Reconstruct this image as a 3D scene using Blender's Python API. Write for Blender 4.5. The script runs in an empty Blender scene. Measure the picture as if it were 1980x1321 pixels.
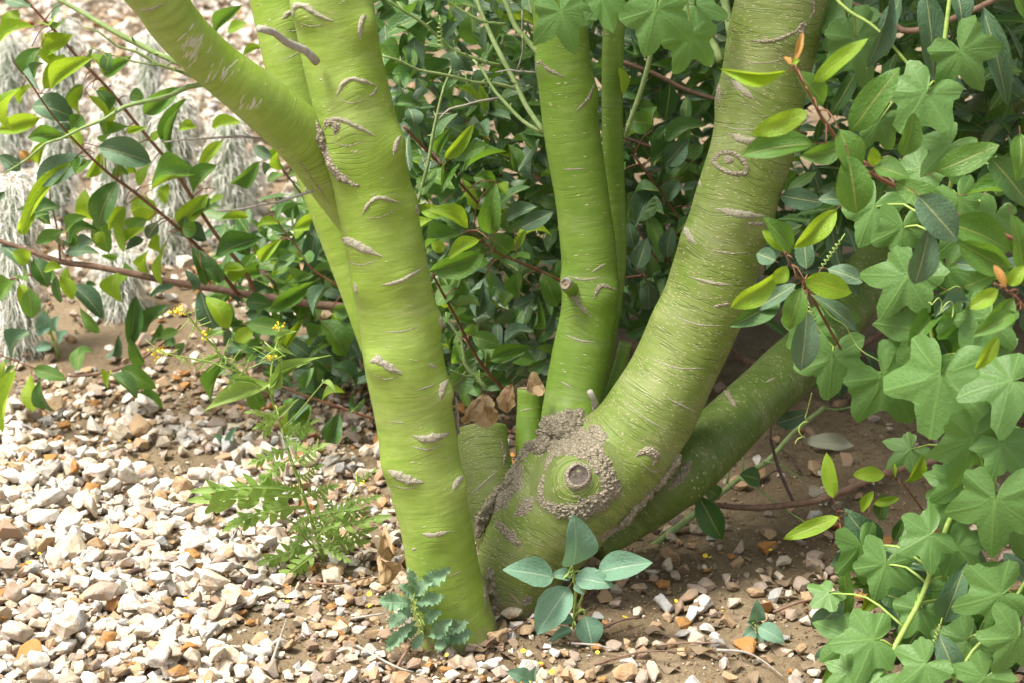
import bpy, bmesh, math, random
import numpy as np
from mathutils import Vector, Matrix, noise as mnoise
from mathutils.bvhtree import BVHTree

random.seed(7)
RNG = np.random.default_rng(7)
scene = bpy.context.scene
COL = scene.collection
PI = math.pi

# ------------------------------------------------------------------ camera, sky, sun, exposure
CAM_H, PITCH, LENS = 1.5, math.radians(20.0), 70.0
FPX = 1980 * LENS / 36.0            # focal length in photograph pixels
cam_data = bpy.data.cameras.new('camera')
cam_data.lens = LENS
cam_data.sensor_width = 36.0
cam_data.clip_end = 500
cam_data.dof.use_dof = True
cam_data.dof.focus_distance = 3.05
cam_data.dof.aperture_fstop = 6.3
camera = bpy.data.objects.new('camera', cam_data)
camera.location = (0, 0, CAM_H)
camera.rotation_euler = (PI / 2 - PITCH, 0, 0)
COL.objects.link(camera)
scene.camera = camera

SUN_EL, SUN_AZ = math.radians(64), math.radians(-112)     # azimuth from +Y, clockwise seen from above
SUN_DIR = Vector((math.sin(SUN_AZ) * math.cos(SUN_EL), math.cos(SUN_AZ) * math.cos(SUN_EL), math.sin(SUN_EL)))
world = bpy.data.worlds.new('World')
scene.world = world
world.use_nodes = True
wn = world.node_tree
sky = wn.nodes.new('ShaderNodeTexSky')
sky.sky_type = 'NISHITA'
sky.sun_disc = False
sky.sun_elevation = SUN_EL
sky.sun_rotation = math.atan2(SUN_DIR.x, SUN_DIR.y)
sky.air_density = 0.7
sky.dust_density = 4.0
sky.ozone_density = 0.4
bgn = wn.nodes['Background']
bgn.inputs['Strength'].default_value = 0.07
hsv = wn.nodes.new('ShaderNodeHueSaturation')           # an overcast sky: the same light, nearly white
hsv.inputs['Saturation'].default_value = 0.22
wn.links.new(sky.outputs['Color'], hsv.inputs['Color'])
wn.links.new(hsv.outputs['Color'], bgn.inputs['Color'])
sun_data = bpy.data.lights.new('sun', 'SUN')
sun_data.energy = 1.5
sun_data.angle = math.radians(18)
sun_data.color = (1.0, 0.95, 0.86)
sun = bpy.data.objects.new('sun', sun_data)
sun.rotation_euler = SUN_DIR.to_track_quat('Z', 'Y').to_euler()
sun.location = (0, 0, 6)
COL.objects.link(sun)
scene.view_settings.view_transform = 'Standard'
scene.view_settings.look = 'None'
scene.view_settings.gamma = 1.0
scene.view_settings.exposure = 2.2
scene.cycles.max_bounces = 6
scene.cycles.diffuse_bounces = 3
scene.cycles.glossy_bounces = 2
scene.cycles.transmission_bounces = 3
scene.cycles.transparent_max_bounces = 4

# ------------------------------------------------------------------ pixel <-> world
CS, SN = math.cos(PITCH), math.sin(PITCH)
def ray(px, py):
    x = (px - 990.0) / FPX; y = -(py - 660.5) / FPX
    return Vector((x, y * SN + CS, y * CS - SN))
def P(px, py, Y):
    d = ray(px, py)
    return Vector((0, 0, CAM_H)) + d * (Y / d.y)
def gz(x, y):
    return (0.012 * math.sin(1.9 * x + 0.7 * y) + 0.010 * math.sin(2.7 * y - 1.3 * x + 1.0)
            + 0.006 * math.sin(6.1 * x + 4.3 * y))
def gz_np(x, y):
    return (0.012 * np.sin(1.9 * x + 0.7 * y) + 0.010 * np.sin(2.7 * y - 1.3 * x + 1.0)
            + 0.006 * np.sin(6.1 * x + 4.3 * y))
def G(px, py, lift=0.0):
    d = ray(px, py); z = 0.0
    for _ in range(4):
        t = (z + lift - CAM_H) / d.z
        p = Vector((0, 0, CAM_H)) + d * t
        z = gz(p.x, p.y)
    return p
def proj_np(p):
    """world points (n,3) -> photograph pixels and depth"""
    q = p - np.array([0, 0, CAM_H])
    dep = q[:, 1] * CS - q[:, 2] * SN
    up = q[:, 1] * SN + q[:, 2] * CS
    return 990 + FPX * q[:, 0] / dep, 660.5 - FPX * up / dep, dep
def dist_at(px, py, Y):
    """depth along the view axis, for turning a pixel width into metres"""
    p = P(px, py, Y)
    return p.y * CS - (p.z - CAM_H) * SN
def m_per_px(px, py, Y):
    return dist_at(px, py, Y) / FPX

# ------------------------------------------------------------------ object helpers
def put(o, parent=None, **tags):
    COL.objects.link(o)
    if parent is not None:
        o.parent = parent
        o.matrix_parent_inverse = PINV.get(parent.name, Matrix.Identity(4))
    for k, v in tags.items():
        o[k] = v
    return o
PINV = {}
def thing(name, loc, label, category, group=None):
    o = bpy.data.objects.new(name, None)
    o.empty_display_size = 0.05
    o.location = loc
    put(o)
    PINV[o.name] = Matrix.Translation(-Vector(loc))
    o['label'] = label; o['category'] = category
    if group: o['group'] = group
    return o
def mesh_of(name, verts, faces, mats, smooth=True, uv=None, attrs=None, mat_idx=None):
    me = bpy.data.meshes.new(name)
    me.from_pydata([tuple(v) for v in verts] if not isinstance(verts, np.ndarray) else verts.tolist(), [],
                   faces if not isinstance(faces, np.ndarray) else faces.tolist())
    for m in (mats if isinstance(mats, (list, tuple)) else [mats]):
        me.materials.append(m)
    if smooth:
        me.polygons.foreach_set('use_smooth', [True] * len(me.polygons))
    if mat_idx is not None:
        me.polygons.foreach_set('material_index', list(mat_idx))
    if uv is not None:
        lay = me.uv_layers.new(name='UVMap')
        idx = np.empty(len(me.loops), dtype=np.int32)
        me.loops.foreach_get('vertex_index', idx)
        lay.data.foreach_set('uv', np.asarray(uv, dtype=np.float32)[idx].ravel())
    if attrs:
        for an, (typ, dat) in attrs.items():
            a = me.attributes.new(an, typ, 'POINT')
            key = {'FLOAT_VECTOR': 'vector', 'FLOAT_COLOR': 'color', 'FLOAT': 'value'}[typ]
            a.data.foreach_set(key, np.asarray(dat, dtype=np.float32).ravel())
    me.update()
    return me
def mobj(name, me, parent=None, **tags):
    return put(bpy.data.objects.new(name, me), parent, **tags)

def catmull(pts, step):
    """points with any number of columns, resampled about every `step` of xyz"""
    p = np.asarray(pts, dtype=float)
    p = np.vstack([2 * p[0] - p[1], p, 2 * p[-1] - p[-2]])
    out = []
    for i in range(1, len(p) - 2):
        a, b, c, d = p[i - 1], p[i], p[i + 1], p[i + 2]
        n = max(2, int(np.linalg.norm((c - b)[:3]) / step))
        for k in range(n):
            t = k / n
            out.append(0.5 * ((2 * b) + (-a + c) * t + (2 * a - 5 * b + 4 * c - d) * t * t + (-a + 3 * b - 3 * c + d) * t ** 3))
    out.append(p[-2])
    return np.array(out)
def tube(pts4, seg=8, step=0.02, cap_end=True, wob=0.0, seed=0):
    """pts4: rows x,y,z,r.  returns verts, faces, tc (straightened coordinates)"""
    c = catmull(pts4, step)
    c[:, 3] = np.maximum(c[:, 3], 1e-4)
    n = len(c)
    T = np.gradient(c[:, :3], axis=0)
    T /= np.linalg.norm(T, axis=1)[:, None] + 1e-12
    N = np.zeros((n, 3)); ref = np.array([0, 1.0, 0.0])
    u = ref - T[0] * ref.dot(T[0])
    if np.linalg.norm(u) < 0.2:
        ref = np.array([1.0, 0, 0]); u = ref - T[0] * ref.dot(T[0])
    u /= np.linalg.norm(u); N[0] = u
    for i in range(1, n):
        u = N[i - 1] - T[i] * N[i - 1].dot(T[i]); N[i] = u / np.linalg.norm(u)
    B = np.cross(T, N)
    s = np.concatenate([[0], np.cumsum(np.linalg.norm(np.diff(c[:, :3], axis=0), axis=1))])
    th = np.linspace(0, 2 * PI, seg, endpoint=False)
    rr = c[:, 3][:, None] * np.ones(seg)[None, :]
    if wob:
        for k in range(n):
            for j in range(seg):
                v = Vector((math.cos(th[j]) * c[k, 3] * 9, math.sin(th[j]) * c[k, 3] * 9, s[k] * 9 + seed * 7.7))
                rr[k, j] *= 1 + wob * mnoise.noise(v)
    V = (c[:, None, :3] + rr[:, :, None] * (np.cos(th)[None, :, None] * N[:, None, :] + np.sin(th)[None, :, None] * B[:, None, :]))
    tc = np.stack([np.broadcast_to(np.cos(th)[None, :] * c[:, 3][:, None], (n, seg)),
                   np.broadcast_to(np.sin(th)[None, :] * c[:, 3][:, None], (n, seg)),
                   np.broadcast_to(s[:, None] + seed * 3.3, (n, seg))], axis=2)
    V = V.reshape(-1, 3); tc = tc.reshape(-1, 3)
    i = np.arange(n - 1)[:, None] * seg; j = np.arange(seg)[None, :]; j2 = (j + 1) % seg
    F = np.stack([i + j, i + j2, i + seg + j2, i + seg + j], axis=2).reshape(-1, 4).tolist()
    if cap_end:
        F.append(list(range((n - 1) * seg, n * seg)))
        F.append(list(range(seg - 1, -1, -1)))
    return V, F, tc
def join(parts):
    """[(V,F,tc)] -> one"""
    Vs, Fs, Ts, o = [], [], [], 0
    for V, F, T in parts:
        Vs.append(V); Ts.append(T); Fs += [[a + o for a in f] for f in F]; o += len(V)
    return np.vstack(Vs), Fs, np.vstack(Ts)

# ------------------------------------------------------------------ material helpers
class NT:
    def __init__(self, name):
        self.m = bpy.data.materials.new(name); self.m.use_nodes = True
        self.t = self.m.node_tree; self.t.nodes.clear()
        self.out = self.t.nodes.new('ShaderNodeOutputMaterial')
    def n(self, typ, ins=None, **kw):
        nd = self.t.nodes.new(typ)
        for k, v in kw.items(): setattr(nd, k, v)
        for k, v in (ins or {}).items(): self.set(nd.inputs[k], v)
        return nd
    def set(self, sock, v):
        if isinstance(v, bpy.types.NodeSocket): self.t.links.new(v, sock)
        elif isinstance(v, tuple) and len(v) == 3 and sock.type == 'RGBA': sock.default_value = (*v, 1)
        else: sock.default_value = v
    def math(self, op, a, b=0.0, c=None, clamp=False):
        nd = self.n('ShaderNodeMath', operation=op, use_clamp=clamp); self.set(nd.inputs[0], a); self.set(nd.inputs[1], b)
        if c is not None: self.set(nd.inputs[2], c)
        return nd.outputs[0]
    def ramp(self, f, *stops):
        nd = self.n('ShaderNodeValToRGB'); self.set(nd.inputs[0], f); r = nd.color_ramp
        while len(r.elements) < len(stops): r.elements.new(0.5)
        for e, (p, c) in zip(r.elements, stops):
            e.position = p; e.color = (*c, 1) if isinstance(c, tuple) else (c, c, c, 1)
        return nd.outputs[0]
    def mix(self, f, a, b, mode='MIX'):
        nd = self.n('ShaderNodeMix', data_type='RGBA', blend_type=mode)
        self.set(nd.inputs[0], f); self.set(nd.inputs[6], a); self.set(nd.inputs[7], b)
        return nd.outputs[2]
    def noise(self, vec, scale, detail=3, rough=0.55, out=0, dist=0.0):
        nd = self.n('ShaderNodeTexNoise', {'Scale': scale, 'Detail': detail, 'Roughness': rough, 'Distortion': dist})
        if vec is not None: self.set(nd.inputs['Vector'], vec)
        return nd.outputs[out]
    def map(self, vec, scale=(1, 1, 1), loc=(0, 0, 0)):
        nd = self.n('ShaderNodeMapping'); self.set(nd.inputs['Vector'], vec)
        nd.inputs['Scale'].default_value = scale; nd.inputs['Location'].default_value = loc
        return nd.outputs[0]
    def attr(self, name, out='Vector'):
        nd = self.n('ShaderNodeAttribute'); nd.attribute_name = name
        return nd.outputs[out]
    def bump(self, h, strength=0.5, dist=0.01, normal=None):
        nd = self.n('ShaderNodeBump', {'Strength': strength, 'Distance': dist}); self.set(nd.inputs['Height'], h)
        if normal is not None: self.set(nd.inputs['Normal'], normal)
        return nd.outputs[0]
    def bsdf(self, col, rough=0.6, normal=None, spec=0.4, **kw):
        nd = self.n('ShaderNodeBsdfPrincipled'); self.set(nd.inputs['Base Color'], col); self.set(nd.inputs['Roughness'], rough)
        nd.inputs['Specular IOR Level'].default_value = spec
        if normal is not None: self.set(nd.inputs['Normal'], normal)
        return nd.outputs[0]
    def done(self, sh):
        self.t.links.new(sh, self.out.inputs['Surface']); return self.m

def green_bark(name, wrinkle, lent, base=(0.200, 0.300, 0.026), tint=(0.280, 0.370, 0.080), grey=0.0):
    k = NT(name); tc = k.attr('tc'); geo = k.n('ShaderNodeNewGeometry').outputs['Position']
    warp = k.noise(k.map(tc, (9, 9, 16)), 1, 3)
    n1 = k.noise(tc, 6, 5, 0.62); n2 = k.noise(k.map(tc, (16, 16, 130)), 1, 4, 0.6)      # fine circumferential streaks
    n3 = k.noise(k.map(tc, (14, 14, 42), (3, 1, 7)), 1, 2, 0.5)
    col = k.mix(k.ramp(n1, (0.38, 0.0), (0.62, 1.0)), base, tint)
    blot = k.ramp(k.noise(k.map(tc, (11, 11, 5), (8, 3, 2)), 1, 5, 0.65), (0.52, 0.0), (0.70, 1.0))
    col = k.mix(k.math('MULTIPLY', blot, 0.45), col, (base[0] * .70, base[1] * .82, base[2] * .8))
    dust = k.ramp(k.noise(k.map(tc, (5, 5, 14), (1, 8, 5)), 1, 6, 0.7), (0.54, 0.0), (0.68, 1.0))
    col = k.mix(k.math('MULTIPLY', dust, 0.36), col, (0.34, 0.36, 0.18))
    col = k.mix(k.math('MULTIPLY', k.ramp(n2, (0.38, 1.0), (0.62, 0.0)), 0.35), col, (base[0] * .62, base[1] * .66, base[2] * .7))
    # wrinkle lines: thin dark rings that wander and break up
    z = k.n('ShaderNodeSeparateXYZ', {0: tc}).outputs[2]
    rn = k.noise(k.map(tc, (7, 7, 85), (2, 4, 1)), 1, 2, 0.5, dist=0.35)
    lines = k.ramp(k.math('ABSOLUTE', k.math('SUBTRACT', rn, 0.5)), (0.0, 1.0), (0.035, 0.0))
    zz = k.math('ADD', k.math('MULTIPLY', z, 420.0), k.math('MULTIPLY', warp, 14.0))
    ring = k.ramp(k.math('ABSOLUTE', k.math('SINE', zz)), (0.0, 1.0), (0.45, 0.0))
    gate = k.ramp(n3, (0.50 - 0.22 * wrinkle, 0.0), (0.62 - 0.10 * wrinkle, 1.0))
    fold = k.attr('fold', 'Fac')
    gate = k.math('MAXIMUM', k.math('MULTIPLY', k.math('MULTIPLY', gate, 0.08 + 0.8 * wrinkle), lines), k.math('MULTIPLY', fold, ring))
    col = k.mix(k.math('MULTIPLY', gate, 0.45), col, (0.075, 0.105, 0.025))
    # lenticels: short pale corky dashes lying round the stem
    vz = k.n('ShaderNodeTexVoronoi', {'Vector': k.map(tc, (95, 95, 330) if lent > .5 else (75, 75, 210)), 'Scale': 1.0, 'Randomness': 1.0}, feature='F1')
    dash = k.ramp(vz.outputs['Distance'], (0.20, 1.0), (0.30, 0.0))
    pick = k.ramp(k.noise(k.map(tc, (30, 30, 60), (5, 5, 5)), 1, 2), (0.62 - 0.2 * lent, 0.0), (0.68 - 0.2 * lent, 1.0))
    dash = k.math('MULTIPLY', dash, pick)
    vz2 = k.n('ShaderNodeTexVoronoi', {'Vector': k.map(tc, (18, 18, 170), (1.3, 2.1, .4)), 'Scale': 1.0}, feature='F1')
    long_ = k.math('MULTIPLY', k.ramp(vz2.outputs['Distance'], (0.07, 1.0), (0.13, 0.0)), k.ramp(k.noise(tc, 21, 2), (0.60 - 0.2 * lent, 0.0), (0.64 - 0.2 * lent, 1.0)))
    dash = k.math('MAXIMUM', dash, long_)
    col = k.mix(k.math('MULTIPLY', dash, 0.85), col, (0.42, 0.36, 0.22))
    if grey:                                                        # worn greyish film of old bark
        g = k.ramp(k.noise(tc, 14, 5, 0.65), (0.44, 0.0), (0.66, 1.0))
        col = k.mix(k.math('MULTIPLY', g, grey), col, (0.27, 0.28, 0.13))
    # soil splashed up on the foot of the stem
    wz = k.n('ShaderNodeSeparateXYZ', {0: geo}).outputs[2]
    spl = k.math('ADD', wz, k.math('MULTIPLY', k.math('SUBTRACT', k.noise(geo, 45, 5, 0.7), 0.5), 0.22))
    col = k.mix(k.math('MULTIPLY', k.ramp(spl, (0.015, 1.0), (0.075, 0.0)), 0.75), col, (0.19, 0.145, 0.088))
    h = k.math('ADD', k.math('MULTIPLY', n2, 0.5), k.math('MULTIPLY', gate, -0.8))
    h = k.math('ADD', h, k.math('MULTIPLY', dash, 0.9))
    nb = k.bump(h, 0.55, 0.0022)
    nb = k.bump(k.noise(tc, 30, 3), 0.25, 0.006, nb)
    return k.done(k.bsdf(col, 0.52, nb, 0.35))
M = {}
M['bark_smooth'] = green_bark('smooth_green_bark', 0.12, 0.08)
M['bark_mid'] = green_bark('mid_green_bark', 0.3, 0.2, (0.125, 0.222, 0.016), (0.175, 0.268, 0.040))
M['bark_old'] = green_bark('wrinkled_green_bark', 1.0, 1.0, (0.140, 0.200, 0.026), (0.200, 0.255, 0.062), 0.4)
M['bark_low'] = green_bark('old_low_green_bark', 0.7, 0.6, (0.078, 0.130, 0.016), (0.115, 0.168, 0.034), 0.25)  # old bark of the low stem, its shade put into the darker colour

def rough_bark(name, a, b, dark, vs=150.0, vb=0.8):
    k = NT(name); p = k.n('ShaderNodeTexCoord').outputs['Object']
    wp = k.n('ShaderNodeVectorMath', {0: p, 1: k.noise(p, 55, 3, out=1)}, operation='ADD').outputs[0]
    v = k.n('ShaderNodeTexVoronoi', {'Vector': k.map(p, (1, 1, 1.5)), 'Scale': vs}, feature='DISTANCE_TO_EDGE').outputs['Distance']
    n = k.noise(p, 90, 5, 0.65); n2 = k.noise(p, 420, 3, 0.6)
    col = k.mix(k.ramp(n, (0.3, 0.0), (0.7, 1.0)), a, b)
    col = k.mix(k.math('MULTIPLY', k.ramp(v, (0.0, 1.0), (0.14, 0.0)), 0.6), col, dark)
    col = k.mix(k.math('MULTIPLY', k.ramp(n2, (0.35, 1.0), (0.5, 0.0)), 0.4), col, dark)
    h = k.math('ADD', k.math('MULTIPLY', k.ramp(v, (0.0, 0.0), (0.3, 1.0)), 0.7), n2)
    return k.done(k.bsdf(col, 0.9, k.bump(h, vb, 0.003), 0.15))
M['cork'] = rough_bark('grey_cork', (0.27, 0.23, 0.16), (0.43, 0.385, 0.285), (0.11, 0.085, 0.055))
M['cork_pale'] = rough_bark('pale_scar_cork', (0.32, 0.295, 0.205), (0.46, 0.43, 0.335), (0.17, 0.145, 0.085), 330.0, 0.5)
M['deadwood'] = rough_bark('grey_deadwood', (0.30, 0.275, 0.24), (0.42, 0.395, 0.355), (0.14, 0.12, 0.10))

def plain(name, a, b, scale=60, rough=0.7, spec=0.3, bump=0.3, bd=0.002, tcs=None):
    k = NT(name); p = k.n('ShaderNodeTexCoord').outputs['Object']
    n = k.noise(p, scale, 4)
    rnd = k.n('ShaderNodeObjectInfo').outputs['Random']
    f = k.math('ADD', k.ramp(n, (0.3, 0.0), (0.7, 1.0)), k.math('MULTIPLY', k.math('SUBTRACT', rnd, 0.5), 0.5), clamp=True)
    return k.done(k.bsdf(k.mix(f, a, b), rough, k.bump(n, bump, bd), spec))
M['scuff'] = plain('pale_scuffed_skin', (0.36, 0.36, 0.24), (0.50, 0.48, 0.38), 120, 0.85)
M['twig_green'] = plain('green_twig', (0.16, 0.24, 0.07), (0.27, 0.34, 0.14), 90)
M['twig_grey'] = plain('grey_twig', (0.22, 0.195, 0.165), (0.37, 0.34, 0.295), 120, 0.85)
M['stem_red'] = plain('red_brown_stem', (0.14, 0.058, 0.034), (0.225, 0.105, 0.06), 70, 0.5)
M['stem_brown'] = plain('brown_stem', (0.13, 0.075, 0.05), (0.24, 0.15, 0.105), 80, 0.75)
M['stem_dark'] = plain('dark_brown_stem', (0.06, 0.035, 0.028), (0.13, 0.08, 0.06), 80, 0.75)
M['stem_lime'] = plain('lime_stem', (0.22, 0.32, 0.06), (0.33, 0.42, 0.12), 80, 0.5)
M['cut_wood'] = plain('cut_wood', (0.26, 0.20, 0.14), (0.42, 0.33, 0.22), 130, 0.9)
M['cut_dark'] = plain('weathered_cut_wood', (0.045, 0.035, 0.03), (0.15, 0.12, 0.10), 160, 0.9, bump=0.9, bd=0.003)

def leaf_mat(name, top, top2, back, trans, tmix=0.35, rough=0.42, rib=(0.34, 0.36, 0.10), speck=0.0, lobed=False, spec=0.4):
    k = NT(name); uvn = k.n('ShaderNodeTexCoord'); uv = uvn.outputs['UV']; ob = uvn.outputs['Object']
    info = k.n('ShaderNodeObjectInfo').outputs['Random']
    rndv = k.math('FRACT', k.math('MULTIPLY', info, 17.31))
    sx = k.n('ShaderNodeSeparateXYZ', {0: uv}); u, v = sx.outputs[0], sx.outputs[1]
    au = k.math('ABSOLUTE', k.math('SUBTRACT', u, 0.5))
    col = k.mix(k.math('ADD', k.math('MULTIPLY', info, 0.75), k.math('MULTIPLY', k.noise(ob, 5, 3), 0.3)), top, top2)
    vein = k.math('ABSOLUTE', k.math('SINE', k.math('MULTIPLY', k.math('SUBTRACT', v, k.math('MULTIPLY', au, 0.42)), 44.0)))
    vein = k.ramp(vein, (0.0, 1.0), (0.25, 0.0))
    ribm = k.ramp(au, (0.016, 1.0), (0.034, 0.0))
    if lobed:
        # palmate leaf: uv carries angle (u) and radius (v)
        ang = k.math('ABSOLUTE', k.math('SUBTRACT', k.math('FRACT', k.math('ADD', k.math('MULTIPLY', u, 7.0), 0.5)), 0.5))
        wr = k.math('MULTIPLY', ang, k.math('MAXIMUM', v, 0.02))
        ribm = k.ramp(wr, (0.010, 1.0), (0.032, 0.0))
        vein = k.ramp(k.math('ABSOLUTE', k.math('SINE', k.math('MULTIPLY', k.math('SUBTRACT', v, k.math('MULTIPLY', ang, 0.5)), 26.0))), (0.0, 1.0), (0.16, 0.0))
    col = k.mix(k.math('MULTIPLY', vein, 0.2), col, rib)
    col = k.mix(k.math('MULTIPLY', ribm, 0.75), col, rib)
    # blemishes
    bl = k.ramp(k.noise(ob, 9, 4, 0.7), (0.66, 0.0), (0.74, 1.0))
    col = k.mix(k.math('MULTIPLY', bl, 0.35), col, (0.22, 0.22, 0.06))
    if speck:
        sp = k.n('ShaderNodeTexVoronoi', {'Vector': ob, 'Scale': 38.0}, feature='F1').outputs['Distance']
        spm = k.math('MULTIPLY', k.ramp(sp, (0.14, 1.0), (0.27, 0.0)), k.ramp(k.noise(ob, 3.3, 2), (0.50, 0.0), (0.62, 1.0)))
        col = k.mix(k.math('MULTIPLY', spm, speck), col, (0.50, 0.56, 0.38))
    backf = k.n('ShaderNodeNewGeometry').outputs['Backfacing']
    col = k.mix(backf, col, k.mix(k.math('MULTIPLY', ribm, 0.6), back, rib))
    h = k.math('ADD', k.math('MULTIPLY', vein, -0.4), k.math('ADD', k.math('MULTIPLY', ribm, -1.0), k.math('MULTIPLY', k.noise(ob, 14, 3), 0.8)))
    nb = k.bump(h, 0.17 if lobed else 0.30, 0.02)
    pr = k.bsdf(col, rough, nb, spec)
    tr = k.n('ShaderNodeBsdfTranslucent'); k.set(tr.inputs['Color'], k.mix(k.math('MULTIPLY', rndv, 0.5), trans, top2)); k.set(tr.inputs['Normal'], nb)
    mx = k.n('ShaderNodeMixShader', {0: tmix}); k.t.links.new(pr, mx.inputs[1]); k.t.links.new(tr.outputs[0], mx.inputs[2])
    return k.done(mx.outputs[0])
L = {}
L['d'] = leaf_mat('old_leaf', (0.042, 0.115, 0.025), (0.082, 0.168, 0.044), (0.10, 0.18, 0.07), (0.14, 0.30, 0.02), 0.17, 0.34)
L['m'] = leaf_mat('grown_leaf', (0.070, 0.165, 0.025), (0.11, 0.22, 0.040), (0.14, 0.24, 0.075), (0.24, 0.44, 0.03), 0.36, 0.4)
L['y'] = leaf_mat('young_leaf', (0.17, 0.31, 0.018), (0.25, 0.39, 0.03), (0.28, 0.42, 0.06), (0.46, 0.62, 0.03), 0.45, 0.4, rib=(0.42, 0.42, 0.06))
L['g'] = leaf_mat('glaucous_leaf', (0.065, 0.135, 0.065), (0.10, 0.17, 0.095), (0.15, 0.22, 0.13), (0.14, 0.28, 0.05), 0.13, 0.42, rib=(0.36, 0.38, 0.16))  # dark leaf with the sky's reflection put into its grey-green colour
L['o'] = leaf_mat('orange_leaf', (0.40, 0.20, 0.05), (0.46, 0.28, 0.08), (0.4, 0.24, 0.08), (0.5, 0.3, 0.06), 0.35, 0.5, rib=(0.5, 0.15, 0.05))
L['v'] = leaf_mat('vine_leaf', (0.035, 0.135, 0.015), (0.105, 0.225, 0.034), (0.12, 0.23, 0.06), (0.22, 0.46, 0.03), 0.32, 0.45, rib=(0.17, 0.30, 0.08), speck=0.7, lobed=True, spec=0.4)
L['b'] = leaf_mat('blue_green_leaf', (0.13, 0.25, 0.16), (0.18, 0.31, 0.21), (0.2, 0.3, 0.2), (0.2, 0.4, 0.14), 0.25, 0.55, rib=(0.38, 0.48, 0.32), spec=0.25)
L['w'] = leaf_mat('weed_leaf', (0.20, 0.33, 0.06), (0.30, 0.42, 0.11), (0.25, 0.38, 0.12), (0.36, 0.56, 0.06), 0.42, 0.5, rib=(0.35, 0.45, 0.2))
L['t'] = leaf_mat('thistle_leaf', (0.12, 0.24, 0.12), (0.21, 0.33, 0.19), (0.2, 0.3, 0.2), (0.2, 0.38, 0.12), 0.22, 0.5, rib=(0.36, 0.42, 0.32))
L['dry'] = leaf_mat('dry_leaf', (0.40, 0.265, 0.14), (0.50, 0.36, 0.21), (0.46, 0.34, 0.21), (0.5, 0.3, 0.12), 0.22, 0.75, rib=(0.25, 0.14, 0.06), spec=0.15)
L['litter'] = leaf_mat('litter_leaf', (0.12, 0.085, 0.052), (0.25, 0.185, 0.12), (0.22, 0.165, 0.11), (0.2, 0.1, 0.05), 0.06, 0.8, rib=(0.2, 0.13, 0.08), spec=0.15)
L['pale'] = leaf_mat('pale_dead_leaf', (0.36, 0.36, 0.25), (0.42, 0.41, 0.30), (0.42, 0.41, 0.30), (0.4, 0.4, 0.2), 0.12, 0.7, rib=(0.3, 0.28, 0.18))
L['pet'] = plain('yellow_petal', (0.72, 0.50, 0.02), (0.78, 0.60, 0.05), 200, 0.6)

# ------------------------------------------------------------------ ground
def soil_mat():
    k = NT('dry_soil'); p = k.n('ShaderNodeNewGeometry').outputs['Position']
    n = k.noise(p, 3.2, 4, 0.6); f = k.noise(p, 60, 5, 0.7); g = k.noise(p, 230, 4, 0.7)
    col = k.mix(k.ramp(n, (0.35, 0.0), (0.65, 1.0)), (0.155, 0.112, 0.066), (0.28, 0.218, 0.137))
    col = k.mix(k.math('MULTIPLY', k.ramp(f, (0.35, 1.0), (0.55, 0.0)), 0.55), col, (0.13, 0.085, 0.05))
    col = k.mix(k.math('MULTIPLY', k.ramp(g, (0.55, 0.0), (0.72, 1.0)), 0.6), col, (0.46, 0.36, 0.25))
    h = k.math('ADD', f, k.math('MULTIPLY', g, 0.6))
    return k.done(k.bsdf(col, 0.95, k.bump(h, 0.9, 0.008), 0.1))
M['soil'] = soil_mat()
NG = 260
uu = np.linspace(-1, 1, NG)
gx = 2.3 * uu + 160 * uu ** 9
gy = 3.9 + 2.3 * uu + 160 * uu ** 9
GX, GY = np.meshgrid(gx, gy)
GZ = gz_np(np.clip(GX, -4, 4), np.clip(GY, 0, 12))
for a in range(NG):
    for b in range(NG):
        x, y = GX[a, b], GY[a, b]
        if abs(x) < 2.6 and 1.8 < y < 6:
            GZ[a, b] += 0.006 * mnoise.noise(Vector((x * 14, y * 14, 0))) + 0.005 * mnoise.noise(Vector((x * 40, y * 40, 3)))
gv = np.stack([GX, GY, GZ], axis=2).reshape(-1, 3)
ii = (np.arange(NG - 1)[:, None] * NG + np.arange(NG - 1)[None, :]).ravel()
gf = np.stack([ii, ii + 1, ii + NG + 1, ii + NG], axis=1)
mobj('ground', mesh_of('ground', gv, gf, M['soil']), kind='structure', label='bare tan soil with scattered gravel round the tree', category='ground')

# ------------------------------------------------------------------ stones
def stone_mat():
    k = NT('gravel_stone'); c = k.attr('col', 'Color'); p = k.n('ShaderNodeNewGeometry').outputs['Position']
    r = k.n('ShaderNodeObjectInfo').outputs['Random']
    off = k.n('ShaderNodeCombineXYZ', {0: k.math('MULTIPLY', r, 7.0), 1: k.math('MULTIPLY', r, 3.0), 2: r}).outputs[0]
    q = k.n('ShaderNodeVectorMath', {0: p, 1: off}, operation='ADD').outputs[0]
    n = k.noise(q, 42, 5, 0.65, dist=0.6); n2 = k.noise(q, 260, 4, 0.7); n3 = k.noise(k.map(q, (1, 1, 1), (4, 9, 2)), 30, 3, 0.6)
    col = k.mix(k.math('MULTIPLY', k.ramp(n, (0.52, 0.0), (0.64, 1.0)), 0.85), c, k.mix(0.25, (0.36, 0.185, 0.065), c))
    col = k.mix(k.math('MULTIPLY', k.ramp(n3, (0.56, 0.0), (0.70, 1.0)), 0.55), col, (0.26, 0.21, 0.175))
    col = k.mix(k.math('MULTIPLY', k.ramp(n2, (0.32, 1.0), (0.46, 0.0)), 0.35), col, (0.22, 0.16, 0.11))
    h = k.math('ADD', k.math('MULTIPLY', n, 0.8), k.math('MULTIPLY', n2, 0.5))
    return k.done(k.bsdf(col, 0.8, k.bump(h, 0.8, 0.006), 0.25))
M['stone'] = stone_mat()
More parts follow.
